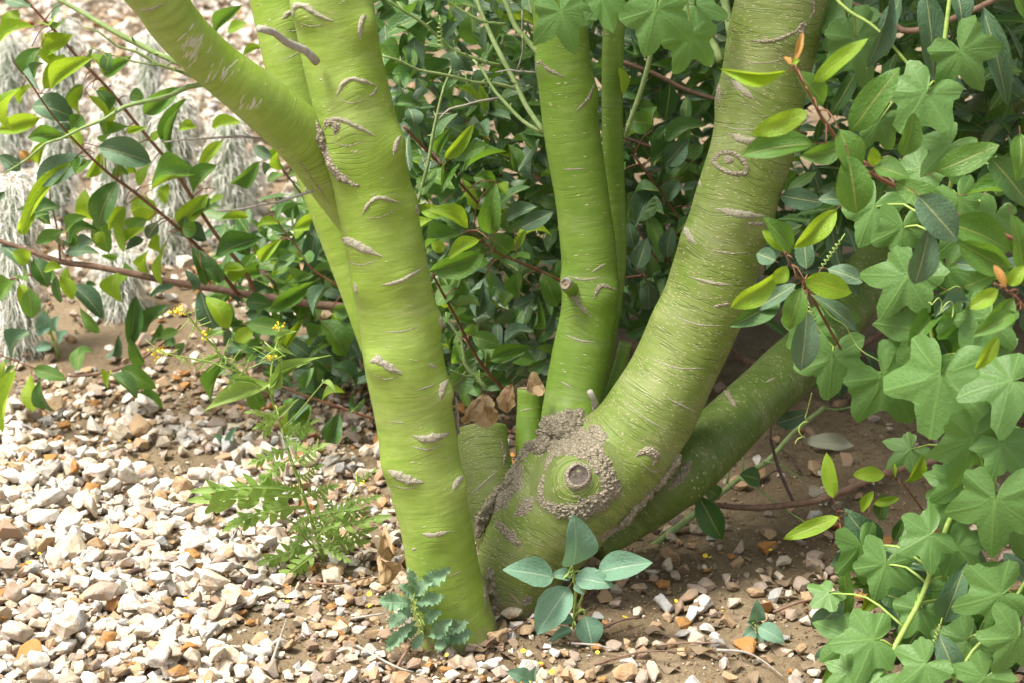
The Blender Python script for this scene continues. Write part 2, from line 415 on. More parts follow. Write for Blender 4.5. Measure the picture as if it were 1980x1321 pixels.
def hull_stone(seed, bevel):
    rs = random.Random(seed)
    bm = bmesh.new()
    sx, sy, sz = 1.0, rs.uniform(0.6, 0.95), rs.uniform(0.42, 0.75)
    for _ in range(rs.randint(11, 17)):
        while True:
            v = Vector((rs.uniform(-1, 1), rs.uniform(-1, 1), rs.uniform(-1, 1)))
            l = abs(v.x) ** 3 + abs(v.y) ** 3 + abs(v.z) ** 3
            if 0.45 < l < 1.15: break
        bm.verts.new((v.x * sx * .5, v.y * sy * .5, v.z * sz * .5))
    r = bmesh.ops.convex_hull(bm, input=bm.verts)
    bmesh.ops.delete(bm, geom=[g for g in r['geom_interior'] if isinstance(g, bmesh.types.BMVert)], context='VERTS')
    bmesh.ops.dissolve_limit(bm, angle_limit=math.radians(16), verts=bm.verts, edges=bm.edges)
    if bevel:
        bmesh.ops.bevel(bm, geom=list(bm.edges), offset=0.035, segments=1, affect='EDGES', clamp_overlap=True)
    bmesh.ops.triangulate(bm, faces=bm.faces)
    if bevel:
        bmesh.ops.subdivide_edges(bm, edges=[e for e in bm.edges if e.calc_length() > 0.16], cuts=1, use_grid_fill=False)
        bmesh.ops.triangulate(bm, faces=bm.faces)
        for v in bm.verts:
            v.co += v.co.normalized() * (0.055 * mnoise.noise(v.co * 3.1 + Vector((seed, 0, 0))) + 0.03 * mnoise.noise(v.co * 8 + Vector((0, seed, 0))))
    bm.verts.index_update()
    V = np.array([v.co[:] for v in bm.verts]); F = np.array([[v.index for v in f.verts] for f in bm.faces])
    bm.free()
    return V, F
PROTO_LO = [hull_stone(100 + i, False) for i in range(26)]
PROTO_HI = [hull_stone(100 + i, True) for i in range(26)]
CLS = {'white': (0.65, 0.605, 0.535), 'cream': (0.56, 0.475, 0.36), 'tan': (0.40, 0.275, 0.16), 'rust': (0.37, 0.18, 0.055),
       'pink': (0.36, 0.285, 0.225), 'grey': (0.36, 0.355, 0.34), 'brown': (0.31, 0.22, 0.15)}
W_LEFT = [('white', .47), ('cream', .29), ('tan', .095), ('rust', .03), ('pink', .075), ('grey', .03), ('brown', .01)]
W_SOIL = [('white', .16), ('cream', .2), ('tan', .22), ('rust', .07), ('pink', .2), ('grey', .05), ('brown', .10)]
def pick_cls(w, r):
    for n_, p_ in w:
        r -= p_
        if r < 0: return n_
    return w[0][0]
def sstep(a, b, x):
    t = min(1, max(0, (x - a) / (b - a))); return t * t * (3 - 2 * t)
def stone_density(px, py, x, y):
    """how closely the stones lie, and how much of the place is white gravel bed (0..1)"""
    nz = mnoise.noise(Vector((x * 4.2, y * 4.2, 1.0))) * 110
    edge = 560 if py > 1120 else (560 + (1120 - py) * 0.55)
    if py < 900: edge = 300 + (py - 780) * 2.6
    left = 1 - sstep(edge - 90, edge + 60, px + nz)
    hole = sstep(80, 30, 0) if False else 0
    for hx, hy, rx, ry in ((335, 895, 95, 40), (510, 1245, 75, 45), (150, 840, 90, 25)):
        q = ((px - hx) / rx) ** 2 + ((py - hy) / ry) ** 2
        left *= sstep(0.45, 1.25, q)
    if py < 800:
        left = sstep(640, 520, py) * (1 - sstep(600, 760, px)) if py < 640 else 0.0
    bed = left
    d = 0.95 * left
    if px < 820: d = max(d, 0.42 + 0.3 * mnoise.noise(Vector((x * 6, y * 6, 9))))
    elif py > 1040: d = max(d, 0.46 + 0.28 * mnoise.noise(Vector((x * 5, y * 5, 4))) + 0.35 * sstep(1220, 1321, py) * (1 - sstep(1250, 1500, px)))
    else: d = max(d, 0.13)
    for hx, hy, rx, ry in ((335, 895, 95, 40), (510, 1245, 75, 45)):
        q = ((px - hx) / rx) ** 2 + ((py - hy) / ry) ** 2
        if q < 1: d *= 0.25 + 0.5 * q
    return max(0, d), bed
STONES = []       # x,y,z,size,cls,proto,layer
def scatter(n, x0, x1, y0, y1, smin, smax, mean, top, spacing):
    cell = smax * 0.7; grid = {}
    X = RNG.uniform(x0, x1, n); Y = RNG.uniform(y0, y1, n)
    pts = np.stack([X, Y, np.zeros(n)], axis=1); PX, PY, D = proj_np(pts)
    for x, y, px, py in zip(X, Y, PX, PY):
        d, bed = stone_density(px, py, x, y)
        if RNG.random() > d: continue
        s = float(np.clip(RNG.lognormal(math.log(mean), 0.33), smin, smax))
        s *= 0.72 + 0.28 * bed
        if spacing > 0:
            cx, cy = int(x // cell), int(y // cell); ok = True
            for a in (-1, 0, 1):
                for b in (-1, 0, 1):
                    for (qx, qy, qs) in grid.get((cx + a, cy + b), ()):
                        if (qx - x) ** 2 + (qy - y) ** 2 < (spacing * (qs + s) * 0.5) ** 2: ok = False; break
            if not ok: continue
            grid.setdefault((cx, cy), []).append((x, y, s))
        # keep stones clear of the stems
        cls = pick_cls(W_LEFT if RNG.random() < bed else W_SOIL, RNG.random())
        lay = (0.18 + 0.22 * RNG.random()) if not top else (0.20 + 0.20 * RNG.random() + 0.30 * bed * (RNG.random() < .5))
        STONES.append((x, y, gz(x, y) + s * lay, s, cls, int(RNG.integers(26)), bed))
scatter(9000, -1.7, 1.5, 2.35, 3.9, 0.016, 0.062, 0.037, True, 0.64)
scatter(7000, -1.6, 0.1, 2.35, 3.9, 0.014, 0.042, 0.027, True, 0.45)
scatter(11500, -1.6, 0.0, 2.35, 3.9, 0.007, 0.026, 0.016, False, 0.0)
scatter(7000, -0.7, 1.3, 2.4, 3.7, 0.004, 0.016, 0.008, False, 0.0)
scatter(13000, -3.0, 0.2, 3.9, 8.5, 0.02, 0.06, 0.038, True, 0.5)
scatter(2500, -7.0, 1.0, 8.0, 14.0, 0.04, 0.10, 0.06, True, 0.0)
def stone_rot():
    q = Matrix.Rotation(RNG.uniform(0, 2 * PI), 3, 'Z') @ Matrix.Rotation(RNG.normal(0, 0.35), 3, 'X') @ Matrix.Rotation(RNG.normal(0, 0.35), 3, 'Y')
    return q
sp = np.array([s[:3] for s in STONES]); PX, PY, D = proj_np(sp)
size_px = np.array([s[3] for s in STONES]) / D * FPX
inview = (PX > 0) & (PX < 1980) & (PY > 0) & (PY < 1321) & ~((PX > 1480) & (PY < 1000)) & ~((PX > 1600))
inview &= ~((PX > 790) & (PX < 1040) & (PY > 1000) & (PY < 1240))
order = np.argsort(-(size_px * inview))
single = set(order[:290].tolist())
STONE_ME = {}
def zone_of(px, py):
    if px > 1000: return 'on the shaded soil under the leaning trunk'
    if px > 640: return 'on the soil round the foot of the straight trunk'
    if px > 430: return 'on the patchy soil below the flowering weed'
    if py < 900: return 'near the low tips of the open shrub'
    return 'in the open gravel bed'
SLABEL = {'white': 'chalky white angular stone',
          'cream': 'cream angular stone',
          'tan': 'tan brown angular stone',
          'rust': 'rust orange angular stone',
          'pink': 'dull pinkish angular stone',
          'grey': 'cool grey angular stone',
          'brown': 'dark brown angular stone'}
bulkV, bulkF, bulkC, vo = [], [], [], 0
for i, (x, y, z, s, cls, pr, bed) in enumerate(STONES):
    R = stone_rot()
    if i in single:
        key = (pr, cls)
        if key not in STONE_ME:
            V, F = PROTO_HI[pr]
            cc = np.tile(np.array([*CLS[cls], 1.0]), (len(V), 1))
            STONE_ME[key] = mesh_of('stone', V, F, M['stone'], smooth=False, attrs={'col': ('FLOAT_COLOR', cc)})
        zn = zone_of(PX[i], PY[i])
        o = mobj('stone', STONE_ME[key], label=SLABEL[cls] + ' ' + zn, category='stone', group=cls + ' stones ' + zn)
        o.matrix_world = Matrix.LocRotScale((x, y, z), R.to_quaternion(), (s, s, s))
    else:
        V, F = PROTO_LO[pr]
        bulkV.append(V @ np.array(R).T * s + np.array([x, y, z])); bulkF.append(F + vo); vo += len(V)
        c = np.array(CLS[cls]) * RNG.uniform(0.82, 1.08)
        bulkC.append(np.tile(np.append(c, 1.0), (len(V), 1)))
mobj('gravel', mesh_of('gravel', np.vstack(bulkV), np.vstack(bulkF), M['stone'], smooth=False, attrs={'col': ('FLOAT_COLOR', np.vstack(bulkC))}),
     kind='stuff', label='pale crushed gravel spread over the soil', category='gravel')
# crumbs of soil
cv, cf, co = [], [], 0
CR = [hull_stone(300 + i, False) for i in range(6)]
n = 17000
X = RNG.uniform(-0.8, 1.3, n); Y = RNG.uniform(2.5, 4.1, n)
for x, y in zip(X, Y):
    V, F = CR[int(RNG.integers(6))]; s = float(np.clip(RNG.lognormal(math.log(0.0048), 0.45), 0.002, 0.014))
    cv.append(V @ np.array(stone_rot()).T * s + np.array([x, y, gz(x, y) + s * 0.25])); cf.append(F + co); co += len(V)
M['crumb'] = plain('soil_crumb', (0.13, 0.092, 0.054), (0.27, 0.205, 0.13), 18, 0.95, 0.1)
mobj('soil_crumbs', mesh_of('soil_crumbs', np.vstack(cv), np.vstack(cf), M['crumb'], smooth=False), kind='stuff', label='small crumbs of loose brown soil', category='soil')

# a few stones that stand out
def big_stone(px, py, w, h, cls, seed, label, rot=0.3):
    p = G(px, py); m = m_per_px(px, py, p.y); V, F = hull_stone(seed, True)
    cc = np.tile(np.array([*CLS[cls], 1.0]), (len(V), 1))
    o = mobj('stone', mesh_of('stone', V, F, M['stone'], smooth=False, attrs={'col': ('FLOAT_COLOR', cc)}), label=label, category='stone')
    s = w * m
    o.matrix_world = Matrix.LocRotScale((p.x, p.y, gz(p.x, p.y) + s * 0.27), Matrix.Rotation(rot, 3, 'Z').to_quaternion(), (s, s, s * 1.15))
big_stone(1483, 1072, 52, 40, 'rust', 511, 'large rust orange stone standing alone on shaded soil beneath the vine')
big_stone(1462, 1155, 42, 30, 'tan', 512, 'squared tan stone on soil beside the small two leaved seedling')
big_stone(960, 1248, 62, 30, 'tan', 513, 'broad tan stone wedged at the foot of the green trunk')
big_stone(1575, 1090, 46, 40, 'pink', 514, 'lumpy pinkish stone on soil at the edge of the vine', 1.0)
big_stone(1205, 1135, 60, 40, 'tan', 515, 'wide tan stone behind the blue green seedling')
big_stone(228, 1180, 50, 40, 'rust', 516, 'deep rust stained stone among white gravel')
big_stone(20, 1245, 60, 45, 'grey', 517, 'blue grey stone among white gravel at the bed edge')
big_stone(1305, 1012, 40, 28, 'pink', 518, 'dull pink stone in the shade of the leaning trunk')

# ------------------------------------------------------------------ the green barked tree
tree_base = G(900, 1235)
tree = thing('green_barked_tree', tree_base, 'many stemmed tree with smooth lime green bark and grey scars', 'tree')
STEM = {}
def stem(key, pts, mat, seg=56, step=0.006, wob=0.05, seed=0, name='trunk', extend=None):
    rows = []
    for px, py, w, Y in pts:
        p = P(px, py, Y); rows.append((*p, w * 0.5 * m_per_px(px, py, Y)))
    V, F, tc = tube(rows, seg, step, True, wob, seed)
    STEM[key] = dict(V=V, F=F, tc=tc, fold=np.zeros(len(V)), mat=mat, name=name)
def bvh(key):
    s = STEM[key]; s['bvh'] = BVHTree.FromPolygons([Vector(v) for v in s['V']], s['F'])
def hit(key, px, py):
    r = STEM[key]['bvh'].ray_cast(Vector((0, 0, CAM_H)), ray(px, py).normalized())
    return r[0], r[1]
stem('left', [(600, -190, 150, 2.80), (622, -90, 152, 2.79), (641, 0, 154, 2.785), (659, 100, 151, 2.78), (684, 200, 150, 2.775), (706, 300, 154, 2.77), (727, 400, 154, 2.77),
              (749, 500, 150, 2.765), (768, 600, 152, 2.765), (784, 700, 153, 2.76), (801, 800, 153, 2.76), (819, 900, 149, 2.755), (838, 1000, 141, 2.75),
              (856, 1100, 140, 2.75), (872, 1180, 147, 2.75), (882, 1235, 164, 2.75), (892, 1300, 205, 2.75)][::-1], 'bark_smooth', 72, 0.005, 0.085, 1)
stem('branch', [(150, -160, 110, 2.60), (235, -80, 106, 2.62), (305, -5, 104, 2.64), (338, 45, 100, 2.66), (405, 115, 98, 2.69), (500, 190, 104, 2.725), (585, 266, 112, 2.765), (645, 335, 116, 2.805), (700, 420, 100, 2.85)][::-1], 'bark_smooth', 56, 0.005, 0.05, 2, 'limb')
stem('back', [(495, -190, 105, 3.0), (530, -20, 102, 2.98), (556, 100, 100, 2.96), (592, 250, 98, 2.94), (640, 400, 88, 2.92), (688, 540, 76, 2.90), (735, 680, 70, 2.88), (800, 860, 60, 2.86)][::-1], 'bark_smooth', 44, 0.007, 0.04, 3)
stem('right', [(1560, -200, 186, 3.02), (1533, -90, 184, 3.0), (1510, 0, 180, 2.98), (1493, 100, 172, 2.97), (1469, 200, 165, 2.96), (1446, 300, 161, 2.95), (1418, 400, 160, 2.94),
               (1389, 500, 162, 2.93), (1353, 600, 160, 2.92), (1308, 700, 166, 2.91), (1272, 770, 176, 2.90), (1230, 835, 188, 2.89), (1168, 900, 206, 2.885), (1098, 958, 230, 2.88),
               (1040, 1035, 212, 2.87), (1006, 1110, 166, 2.855), (991, 1180, 124, 2.845), (984, 1260, 120, 2.84)][::-1], 'bark_old', 80, 0.005, 0.10, 4)
stem('mid', [(1062, -190, 104, 3.12), (1073, -90, 104, 3.10), (1081, 0, 104, 3.08), (1088, 100, 106, 3.07), (1100, 200, 109, 3.06), (1113, 300, 107, 3.05), (1129, 400, 104, 3.04), (1140, 500, 109, 3.03),
             (1139, 600, 109, 3.02), (1122, 700, 112, 3.0), (1108, 770, 112, 2.98), (1102, 840, 120, 2.95), (1112, 920, 120, 2.93)][::-1], 'bark_mid', 60, 0.005, 0.05, 5)
stem('thin', [(1189, -190, 44, 3.2), (1189, 0, 43, 3.19), (1185, 100, 42, 3.18), (1184, 200, 41, 3.17), (1186, 300, 40, 3.16), (1191, 400, 38, 3.15), (1190, 520, 40, 3.13), (1170, 660, 42, 3.10), (1140, 800, 46, 3.05)][::-1], 'bark_mid', 28, 0.008, 0.06, 6)
stem('low', [(2120, -40, 70, 4.0), (2010, 90, 78, 3.9), (1920, 205, 84, 3.8), (1820, 330, 92, 3.68), (1735, 450, 96, 3.55), (1672, 545, 100, 3.44), (1605, 632, 104, 3.34), (1530, 712, 108, 3.24), (1450, 785, 114, 3.12), (1380, 852, 118, 3.04), (1310, 920, 122, 2.96), (1220, 1000, 90, 2.95), (1150, 1060, 60, 2.90)][::-1], 'bark_low', 52, 0.007, 0.07, 7)
stem('lowfork', [(1975, 0, 60, 3.95), (1985, 90, 60, 3.92), (1955, 190, 64, 3.86), (1900, 260, 70, 3.78)][::-1], 'bark_low', 32, 0.009, 0.06, 8, 'limb')
stem('stump', [(931, 828, 96, 2.98), (935, 870, 98, 2.96), (944, 920, 104, 2.94), (960, 980, 112, 2.92), (985, 1060, 120, 2.90)][::-1], 'bark_old', 44, 0.005, 0.05, 9, 'stump')
stem('stub', [(1025, 752, 52, 3.03), (1025, 790, 52, 3.02), (1024, 840, 54, 3.0), (1030, 900, 64, 2.97), (1045, 960, 70, 2.94)][::-1], 'bark_mid', 36, 0.005, 0.05, 10, 'stump')
stem('stick', [(1210, 662, 25, 3.06), (1200, 700, 25, 3.05), (1186, 750, 26, 3.03), (1168, 800, 28, 3.0), (1150, 840, 30, 2.97)][::-1], 'bark_mid', 22, 0.006, 0.05, 11, 'stump')
for kk in STEM: bvh(kk)

# bark marks: polylines in the photograph, laid onto the stem they belong to.  (stem, kind, points, width px, height factor, swell)
S_, R_, C_ = 'cork_pale', 'cork', 'cork'
MARKS = [
 ('left', S_, [(567, 34), (571, 12), (590, 12), (616, 30), (645, 41)], 11, 1.0), ('left', S_, [(697, 78), (697, 48), (704, 30), (713, 38)], 9, 1.0),
 ('left', S_, [(650, 186), (664, 161), (681, 152), (706, 158), (729, 166)], 9, 1.0), ('left', S_, [(729, 166), (724, 180), (712, 186)], 6, 0.6),
 ('left', C_, [(625, 250), (637, 236), (650, 244), (646, 262)], 20, 0.8), ('left', S_, [(628, 236), (648, 229), (672, 236), (702, 250), (726, 263)], 9, 1.0),
 ('left', R_, [(613, 245), (622, 280), (634, 308), (648, 333), (668, 350), (694, 360)], 13, 0.9),
 ('left', S_, [(700, 416), (713, 394), (731, 382), (752, 386), (776, 393)], 9, 1.0), ('left', S_, [(761, 302), (767, 276), (775, 261)], 9, 1.0),
 ('left', S_, [(644, 462), (670, 465), (702, 480), (738, 496)], 15, 0.9), ('left', S_, [(735, 552), (770, 545), (803, 528), (822, 515)], 8, 0.6),
 ('left', S_, [(740, 642), (780, 641), (812, 630)], 4, 0.4), ('left', S_, [(714, 700), (730, 697), (752, 710), (777, 723)], 16, 0.9),
 ('left', S_, [(828, 703), (846, 713)], 7, 0.5), ('left', S_, [(852, 776), (856, 750), (869, 731)], 12, 0.8), ('left', S_, [(806, 756), (838, 745)], 4, 0.5),
 ('left', S_, [(757, 815), (782, 819)], 4, 0.5), ('left', S_, [(798, 843), (822, 850), (846, 846), (871, 838)], 16, 0.8), ('left', S_, [(790, 862), (828, 870), (862, 856)], 4, 0.5),
 ('left', S_, [(750, 910), (770, 920), (792, 929), (818, 933)], 17, 0.8), ('left', S_, [(876, 948), (885, 931), (897, 919)], 14, 0.8),
 ('left', S_, [(814, 1033), (840, 1035), (872, 1027)], 9, 0.6), ('left', S_, [(796, 1065), (806, 1060)], 5, 0.5), ('left', S_, [(868, 1116), (892, 1104)], 3, 0.4),
 ('left', S_, [(748, 940), (757, 972)], 8, 0.6), ('left', R_, [(930, 1090), (938, 1140), (940, 1180)], 8, 0.5),
 ('left', S_, [(690, 570), (686, 545)], 7, 0.8), ('left', S_, [(852, 610), (856, 640)], 8, 1.2), ('left', S_, [(805, 395), (812, 420)], 7, 1.0),
 ('branch', S_, [(262, 18), (285, 20), (318, 6)], 6, 0.7), ('branch', R_, [(566, 300), (585, 320), (606, 350), (628, 380), (640, 400)], 5, 0.5),
 ('left', S_, [(576, 42), (600, 51), (632, 46)], 3.2, 0.5), ('left', S_, [(652, 191), (680, 199), (712, 190)], 3.2, 0.5), ('left', S_, [(640, 274), (670, 282), (708, 272)], 3.2, 0.5), ('left', S_, [(702, 421), (735, 420), (770, 402)], 3.2, 0.5), ('left', S_, [(666, 506), (700, 512), (736, 501)], 3.2, 0.5),
 ('left', S_, [(722, 724), (745, 734), (774, 727)], 3.2, 0.5), ('left', S_, [(756, 937), (785, 945), (814, 938)], 3.2, 0.5), ('right', S_, [(1300, 610), (1350, 628), (1400, 630)], 4, 0.5), ('right', S_, [(1250, 690), (1310, 712), (1370, 712)], 4, 0.5), ('right', S_, [(1360, 480), (1410, 490), (1450, 488)], 4, 0.5), ('right', S_, [(1290, 770), (1330, 790), (1352, 800)], 5, 0.4), ('right', S_, [(1200, 770), (1250, 810), (1300, 838)], 3.5, 0.5),
 ('right', S_, [(1420, 110), (1470, 122), (1530, 112)], 4, 0.5), ('right', S_, [(1390, 240), (1430, 250), (1500, 246)], 3.5, 0.5), ('back', S_, [(545, 38), (560, 24), (585, 26)], 10, 0.9), ('back', S_, [(548, 58), (570, 60), (592, 54)], 3, 0.5), ('back', S_, [(540, 118), (566, 108), (582, 96)], 3, 0.5),
 ('mid', R_, [(1036, 140), (1042, 119), (1060, 134), (1094, 151)], 7, 0.9), ('mid', R_, [(1114, 216), (1138, 190), (1150, 160)], 7, 0.7), ('mid', S_, [(1086, 328), (1110, 327), (1134, 325)], 4, 0.5),
 ('mid', R_, [(1104, 560), (1118, 586), (1143, 614)], 9, 0.9), ('mid', S_, [(1098, 533), (1128, 541), (1168, 534)], 4, 0.5), ('mid', R_, [(1148, 580), (1158, 556), (1174, 554), (1194, 563)], 8, 0.9),
 ('mid', S_, [(1094, 648), (1122, 659), (1152, 662)], 5, 0.5), ('mid', S_, [(1144, 527), (1172, 509)], 6, 0.5), ('mid', S_, [(1084, 738), (1112, 753)], 4, 0.5), ('mid', S_, [(1060, 420), (1075, 422)], 3, .4),
 ('right', R_, [(1448, 78), (1490, 79), (1528, 66), (1552, 52)], 8, 0.9), ('right', R_, [(1545, 68), (1553, 50), (1562, 44)], 20, 0.8), ('right', R_, [(1566, -8), (1576, 18), (1564, 36)], 7, 0.7),
 ('right', S_, [(1412, 153), (1434, 172), (1458, 192)], 13, 0.7), ('right', R_, [(1386, 158), (1390, 182), (1388, 208)], 9, 0.8), ('right', S_, [(1408, 258), (1444, 272), (1478, 270)], 16, 0.6),
 ('right', R_, [(1378, 312), (1394, 296), (1420, 298), (1442, 318), (1440, 334), (1414, 334), (1390, 324), (1378, 312)], 9, 0.9), ('right', R_, [(1398, 306), (1420, 312)], 14, 0.6),
 ('right', S_, [(1348, 342), (1355, 362)], 6, 0.6), ('right', S_, [(1382, 403), (1430, 414), (1478, 418)], 13, 0.5), ('right', R_, [(1440, 432), (1486, 434)], 9, 0.4), ('right', S_, [(1323, 438), (1333, 458), (1346, 472)], 12, 0.7),
 ('right', S_, [(1332, 534), (1372, 546), (1418, 552)], 7, 0.6), ('right', R_, [(1376, 594), (1398, 590), (1416, 588)], 7, 0.5), ('right', R_, [(1228, 884), (1250, 872), (1270, 884), (1262, 902)], 16, 0.6),
 ('right', S_, [(1236, 892), (1262, 912), (1284, 908)], 4, 0.6), ('right', R_, [(958, 1008), (982, 1032), (1008, 1058)], 24, 0.55), ('right', R_, [(1008, 1168), (1030, 1156)], 26, 0.5), ('right', S_, [(985, 1148), (1010, 1172)], 5, 0.5),
 ('right', R_, [(1042, 838), (1012, 868), (992, 905), (966, 945), (938, 985), (922, 1010)], 22, 0.7), ('right', R_, [(1300, 905), (1276, 940), (1246, 972), (1222, 1000)], 20, 0.6),
 ('low', R_, [(1338, 890), (1312, 925), (1292, 950)], 22, 0.7), ('low', S_, [(1420, 900), (1445, 880)], 5, 0.5), ('low', S_, [(1480, 740), (1500, 730)], 5, 0.5), ('low', R_, [(1425, 790), (1405, 760), (1390, 752)], 9, 0.6),
 ('right', R_, [(946, 1118), (952, 1160), (955, 1206)], 24, 0.7), ('right', R_, [(1120, 1062), (1160, 1040), (1210, 1012)], 9, 0.5),
 ('mid', R_, [(1056, 846), (1080, 820), (1110, 814), (1138, 826), (1150, 850)], 52, 0.5), ('right', R_, [(1030, 960), (1012, 985), (992, 1000)], 30, 0.35), ('right', R_, [(1010, 900), (990, 940), (968, 972), (944, 1000)], 34, 0.4), ('right', R_, [(1140, 822), (1156, 842), (1160, 866)], 38, 0.45),
 ('right', R_, [(1040, 880), (1066, 856), (1102, 846), (1140, 852), (1166, 876)], 46, 0.5),
 ('right', R_, [(1110 + (66 + 7 * math.sin(3.1 * a) + 4 * math.sin(5.3 * a + 1)) * math.cos(a), 928 + (65 + 6 * math.sin(2.3 * a + 2)) * math.sin(a)) for a in np.linspace(-2.9, 3.3, 17)], 40, 0.6),
 ('stub', S_, [(1003, 795), (1030, 790)], 4, 0.5), ('stump', R_, [(968, 850), (978, 880), (972, 905)], 8, 0.6), ('stump', S_, [(906, 960), (935, 935), (968, 905)], 5, 0.5),
]
rb = random.Random(3)
for (cx, cy, n_, sx, sy, ln) in ((378, 92, 26, 20, 26, 30), (428, 140, 14, 18, 14, 26), (484, 202, 12, 20, 8, 22), (360, 104, 10, 10, 10, 14)):
    for _ in range(n_):                                              # pale scuffs where the skin of the limb is worn
        x, y = cx + rb.gauss(0, sx) * .7, cy + rb.gauss(0, sy) * .7; l = ln * rb.uniform(.4, 1.2); a = math.radians(-58 + rb.gauss(0, 9))
        MARKS.append(('branch', 'scuff', [(x - l * .5 * math.cos(a), y - l * .5 * math.sin(a)), (x, y + rb.gauss(0, 1)), (x + l * .5 * math.cos(a), y + l * .5 * math.sin(a))], rb.uniform(3.2, 7.0), 0.12))
# swellings (geometry) under the larger marks, and the knot
def swell(key, px, py, amp, sig, fold=0.0, lift=0.0):
    p, nrm = hit(key, px, py)
    if p is None: return
    s = STEM[key]; V = s['V']; d = V - np.array(p); q = (d ** 2).sum(1)
    g = np.exp(-q / (2 * sig * sig))
    s.setdefault('disp', np.zeros_like(V))
    nn = np.array(nrm)
    s['disp'] += amp * g[:, None] * nn[None, :]
    s['fold'] = np.maximum(s['fold'], fold * np.exp(-q / (2 * (1.1 * sig) ** 2)))
    s['tc'][:, 2] += lift * np.exp(-q / (2 * (1.3 * sig) ** 2))
for key, kind, pts, w, hf in MARKS:
    c = np.mean(np.array(pts), axis=0); ln = np.linalg.norm(np.array(pts[-1]) - np.array(pts[0]))
    if 8 <= w < 20 and ln > 24 and hf >= 0.5 and key in ('left', 'mid', 'right', 'back'):
        swell(key, c[0], c[1] + 9, 0.0048, 0.015, 0.55 if key != 'left' else 0.42, -0.012)
for (ex, ey) in ((845, 618), (694, 560), (798, 392), (662, 470), (768, 268), (712, 42), (722, 705), (862, 760), (750, 905), (888, 935), (576, 20)): swell('left', ex, ey, 0.0075, 0.016)
for (ex, ey) in ((1392, 190), (1350, 350), (1330, 455), (1275, 610), (1440, 600), (1535, 80), (1400, 740), (1480, 430)): swell('right', ex, ey, 0.007, 0.02)
for (ex, ey) in ((1045, 130), (1188, 560), (1092, 545), (1150, 180)): swell('mid', ex, ey, 0.006, 0.014)
swell('right', 1112, 925, 0.017, 0.034, 0.8, 0.0)
swell('right', 1412, 316, 0.006, 0.022, 0.5, -0.02)
swell('left', 650, 300, 0.003, 0.03, 0.6, 0.012)
swell('branch', 630, 330, 0.0, 0.035, 0.9, 0.02)
swell('branch', 600, 330, 0.0, 0.03, 0.8, 0.01)
swell('mid', 1110, 590, 0.004, 0.02, 0.9, -0.02)
for kk, s in STEM.items():
    if 'disp' in s: s['V'] = s['V'] + s['disp']; bvh(kk)
# rings round the knot instead of rings round the stem
p, _ = hit('right', 1112, 925)
s = STEM['right']; q = np.linalg.norm(s['V'] - np.array(p), axis=1); kf = np.clip(1 - (q - 0.045) / 0.03, 0, 1)
s['tc'][:, 2] = s['tc'][:, 2] * (1 - kf) + q * kf
for kk, s in STEM.items():
    s['obj'] = mobj(s['name'], mesh_of(s['name'], s['V'], s['F'], M[s['mat']], attrs={'tc': ('FLOAT_VECTOR', s['tc']), 'fold': ('FLOAT', s['fold'])}), tree)

def bark_mark(key, kind, pts, w, hf, seed):
    pp = np.array(pts, dtype=float)
    pp = np.hstack([pp, np.zeros((len(pp), 1))])
    c = catmull(pp, 2.2 if w < 20 else 1.7)[:, :2]; n = len(c)
    T = np.gradient(c, axis=0); T /= np.linalg.norm(T, axis=1)[:, None] + 1e-9
    Nn = np.stack([-T[:, 1], T[:, 0]], axis=1)
    closed = np.linalg.norm(pp[0] - pp[-1]) < 3
    m = 9 if w < 20 else 25
    mpp = m_per_px(c[0, 0], c[0, 1], 2.9)
    V, idx = [], {}
    for i in range(n):
        t = i / (n - 1)
        tap = 1.0 if closed else min(1.0, 0.18 + 2.6 * min(t * 1.3, 1 - t))
        jig = 1 + 0.45 * mnoise.noise(Vector((c[i, 0] * 0.09, c[i, 1] * 0.09, seed)))
        for j in range(m):
            a = -1 + 2 * j / (m - 1)
            ex = 1 + 0.30 * mnoise.noise(Vector((c[i, 0] * 0.3, c[i, 1] * 0.3, seed + (5 if a > 0 else 9))))
            q = c[i] + Nn[i] * a * 0.5 * w * tap * jig * ex
            p, nr = hit(key, q[0], q[1])
            if p is None: continue
            r1 = mnoise.noise(Vector(p) * (210 if w < 20 else 120)); r2 = mnoise.noise(Vector(p) * (480 if w < 20 else 330))
            h = w * mpp * 0.32 * hf * tap * (max(0, 1 - a * a) ** 0.7) * (0.8 + 0.5 * r1 + 0.3 * r2) - 0.0012 * abs(a) ** 4
            idx[(i, j)] = len(V); 
            if w >= 20:
                dd = mnoise.voronoi(Vector(p) * 125 + Vector((r1, r2, 0)) * .5)[0]; pl = min(1.0, (dd[1] - dd[0]) * 2.6)
                h = w * mpp * 0.34 * hf * tap * (max(0, 1 - abs(a) ** 3)) * (0.10 + 0.9 * pl * (0.65 + 0.7 * r1)) - 0.0012 * abs(a) ** 4
            V.append(Vector(p) + nr * h)
    F = []
    for i in range(n - 1):
        for j in range(m - 1):
            ks = [(i, j), (i, j + 1), (i + 1, j + 1), (i + 1, j)]
            if all(k in idx for k in ks):
                f = [idx[k] for k in ks]
                if max((V[f[a]] - V[f[a - 1]]).length for a in range(4)) < 0.02: F.append(f)
    if len(F) < 4: return
    mobj('bark_scar' if w < 20 else 'bark_ridge', mesh_of('bark_scar', V, F, M[kind]), tree)
for i, (key, kind, pts, w, hf) in enumerate(MARKS):
    if 5 <= w < 20 and key != 'branch': w *= 1.15
    bark_mark(key, kind, pts, w, hf, 3.1 * i)

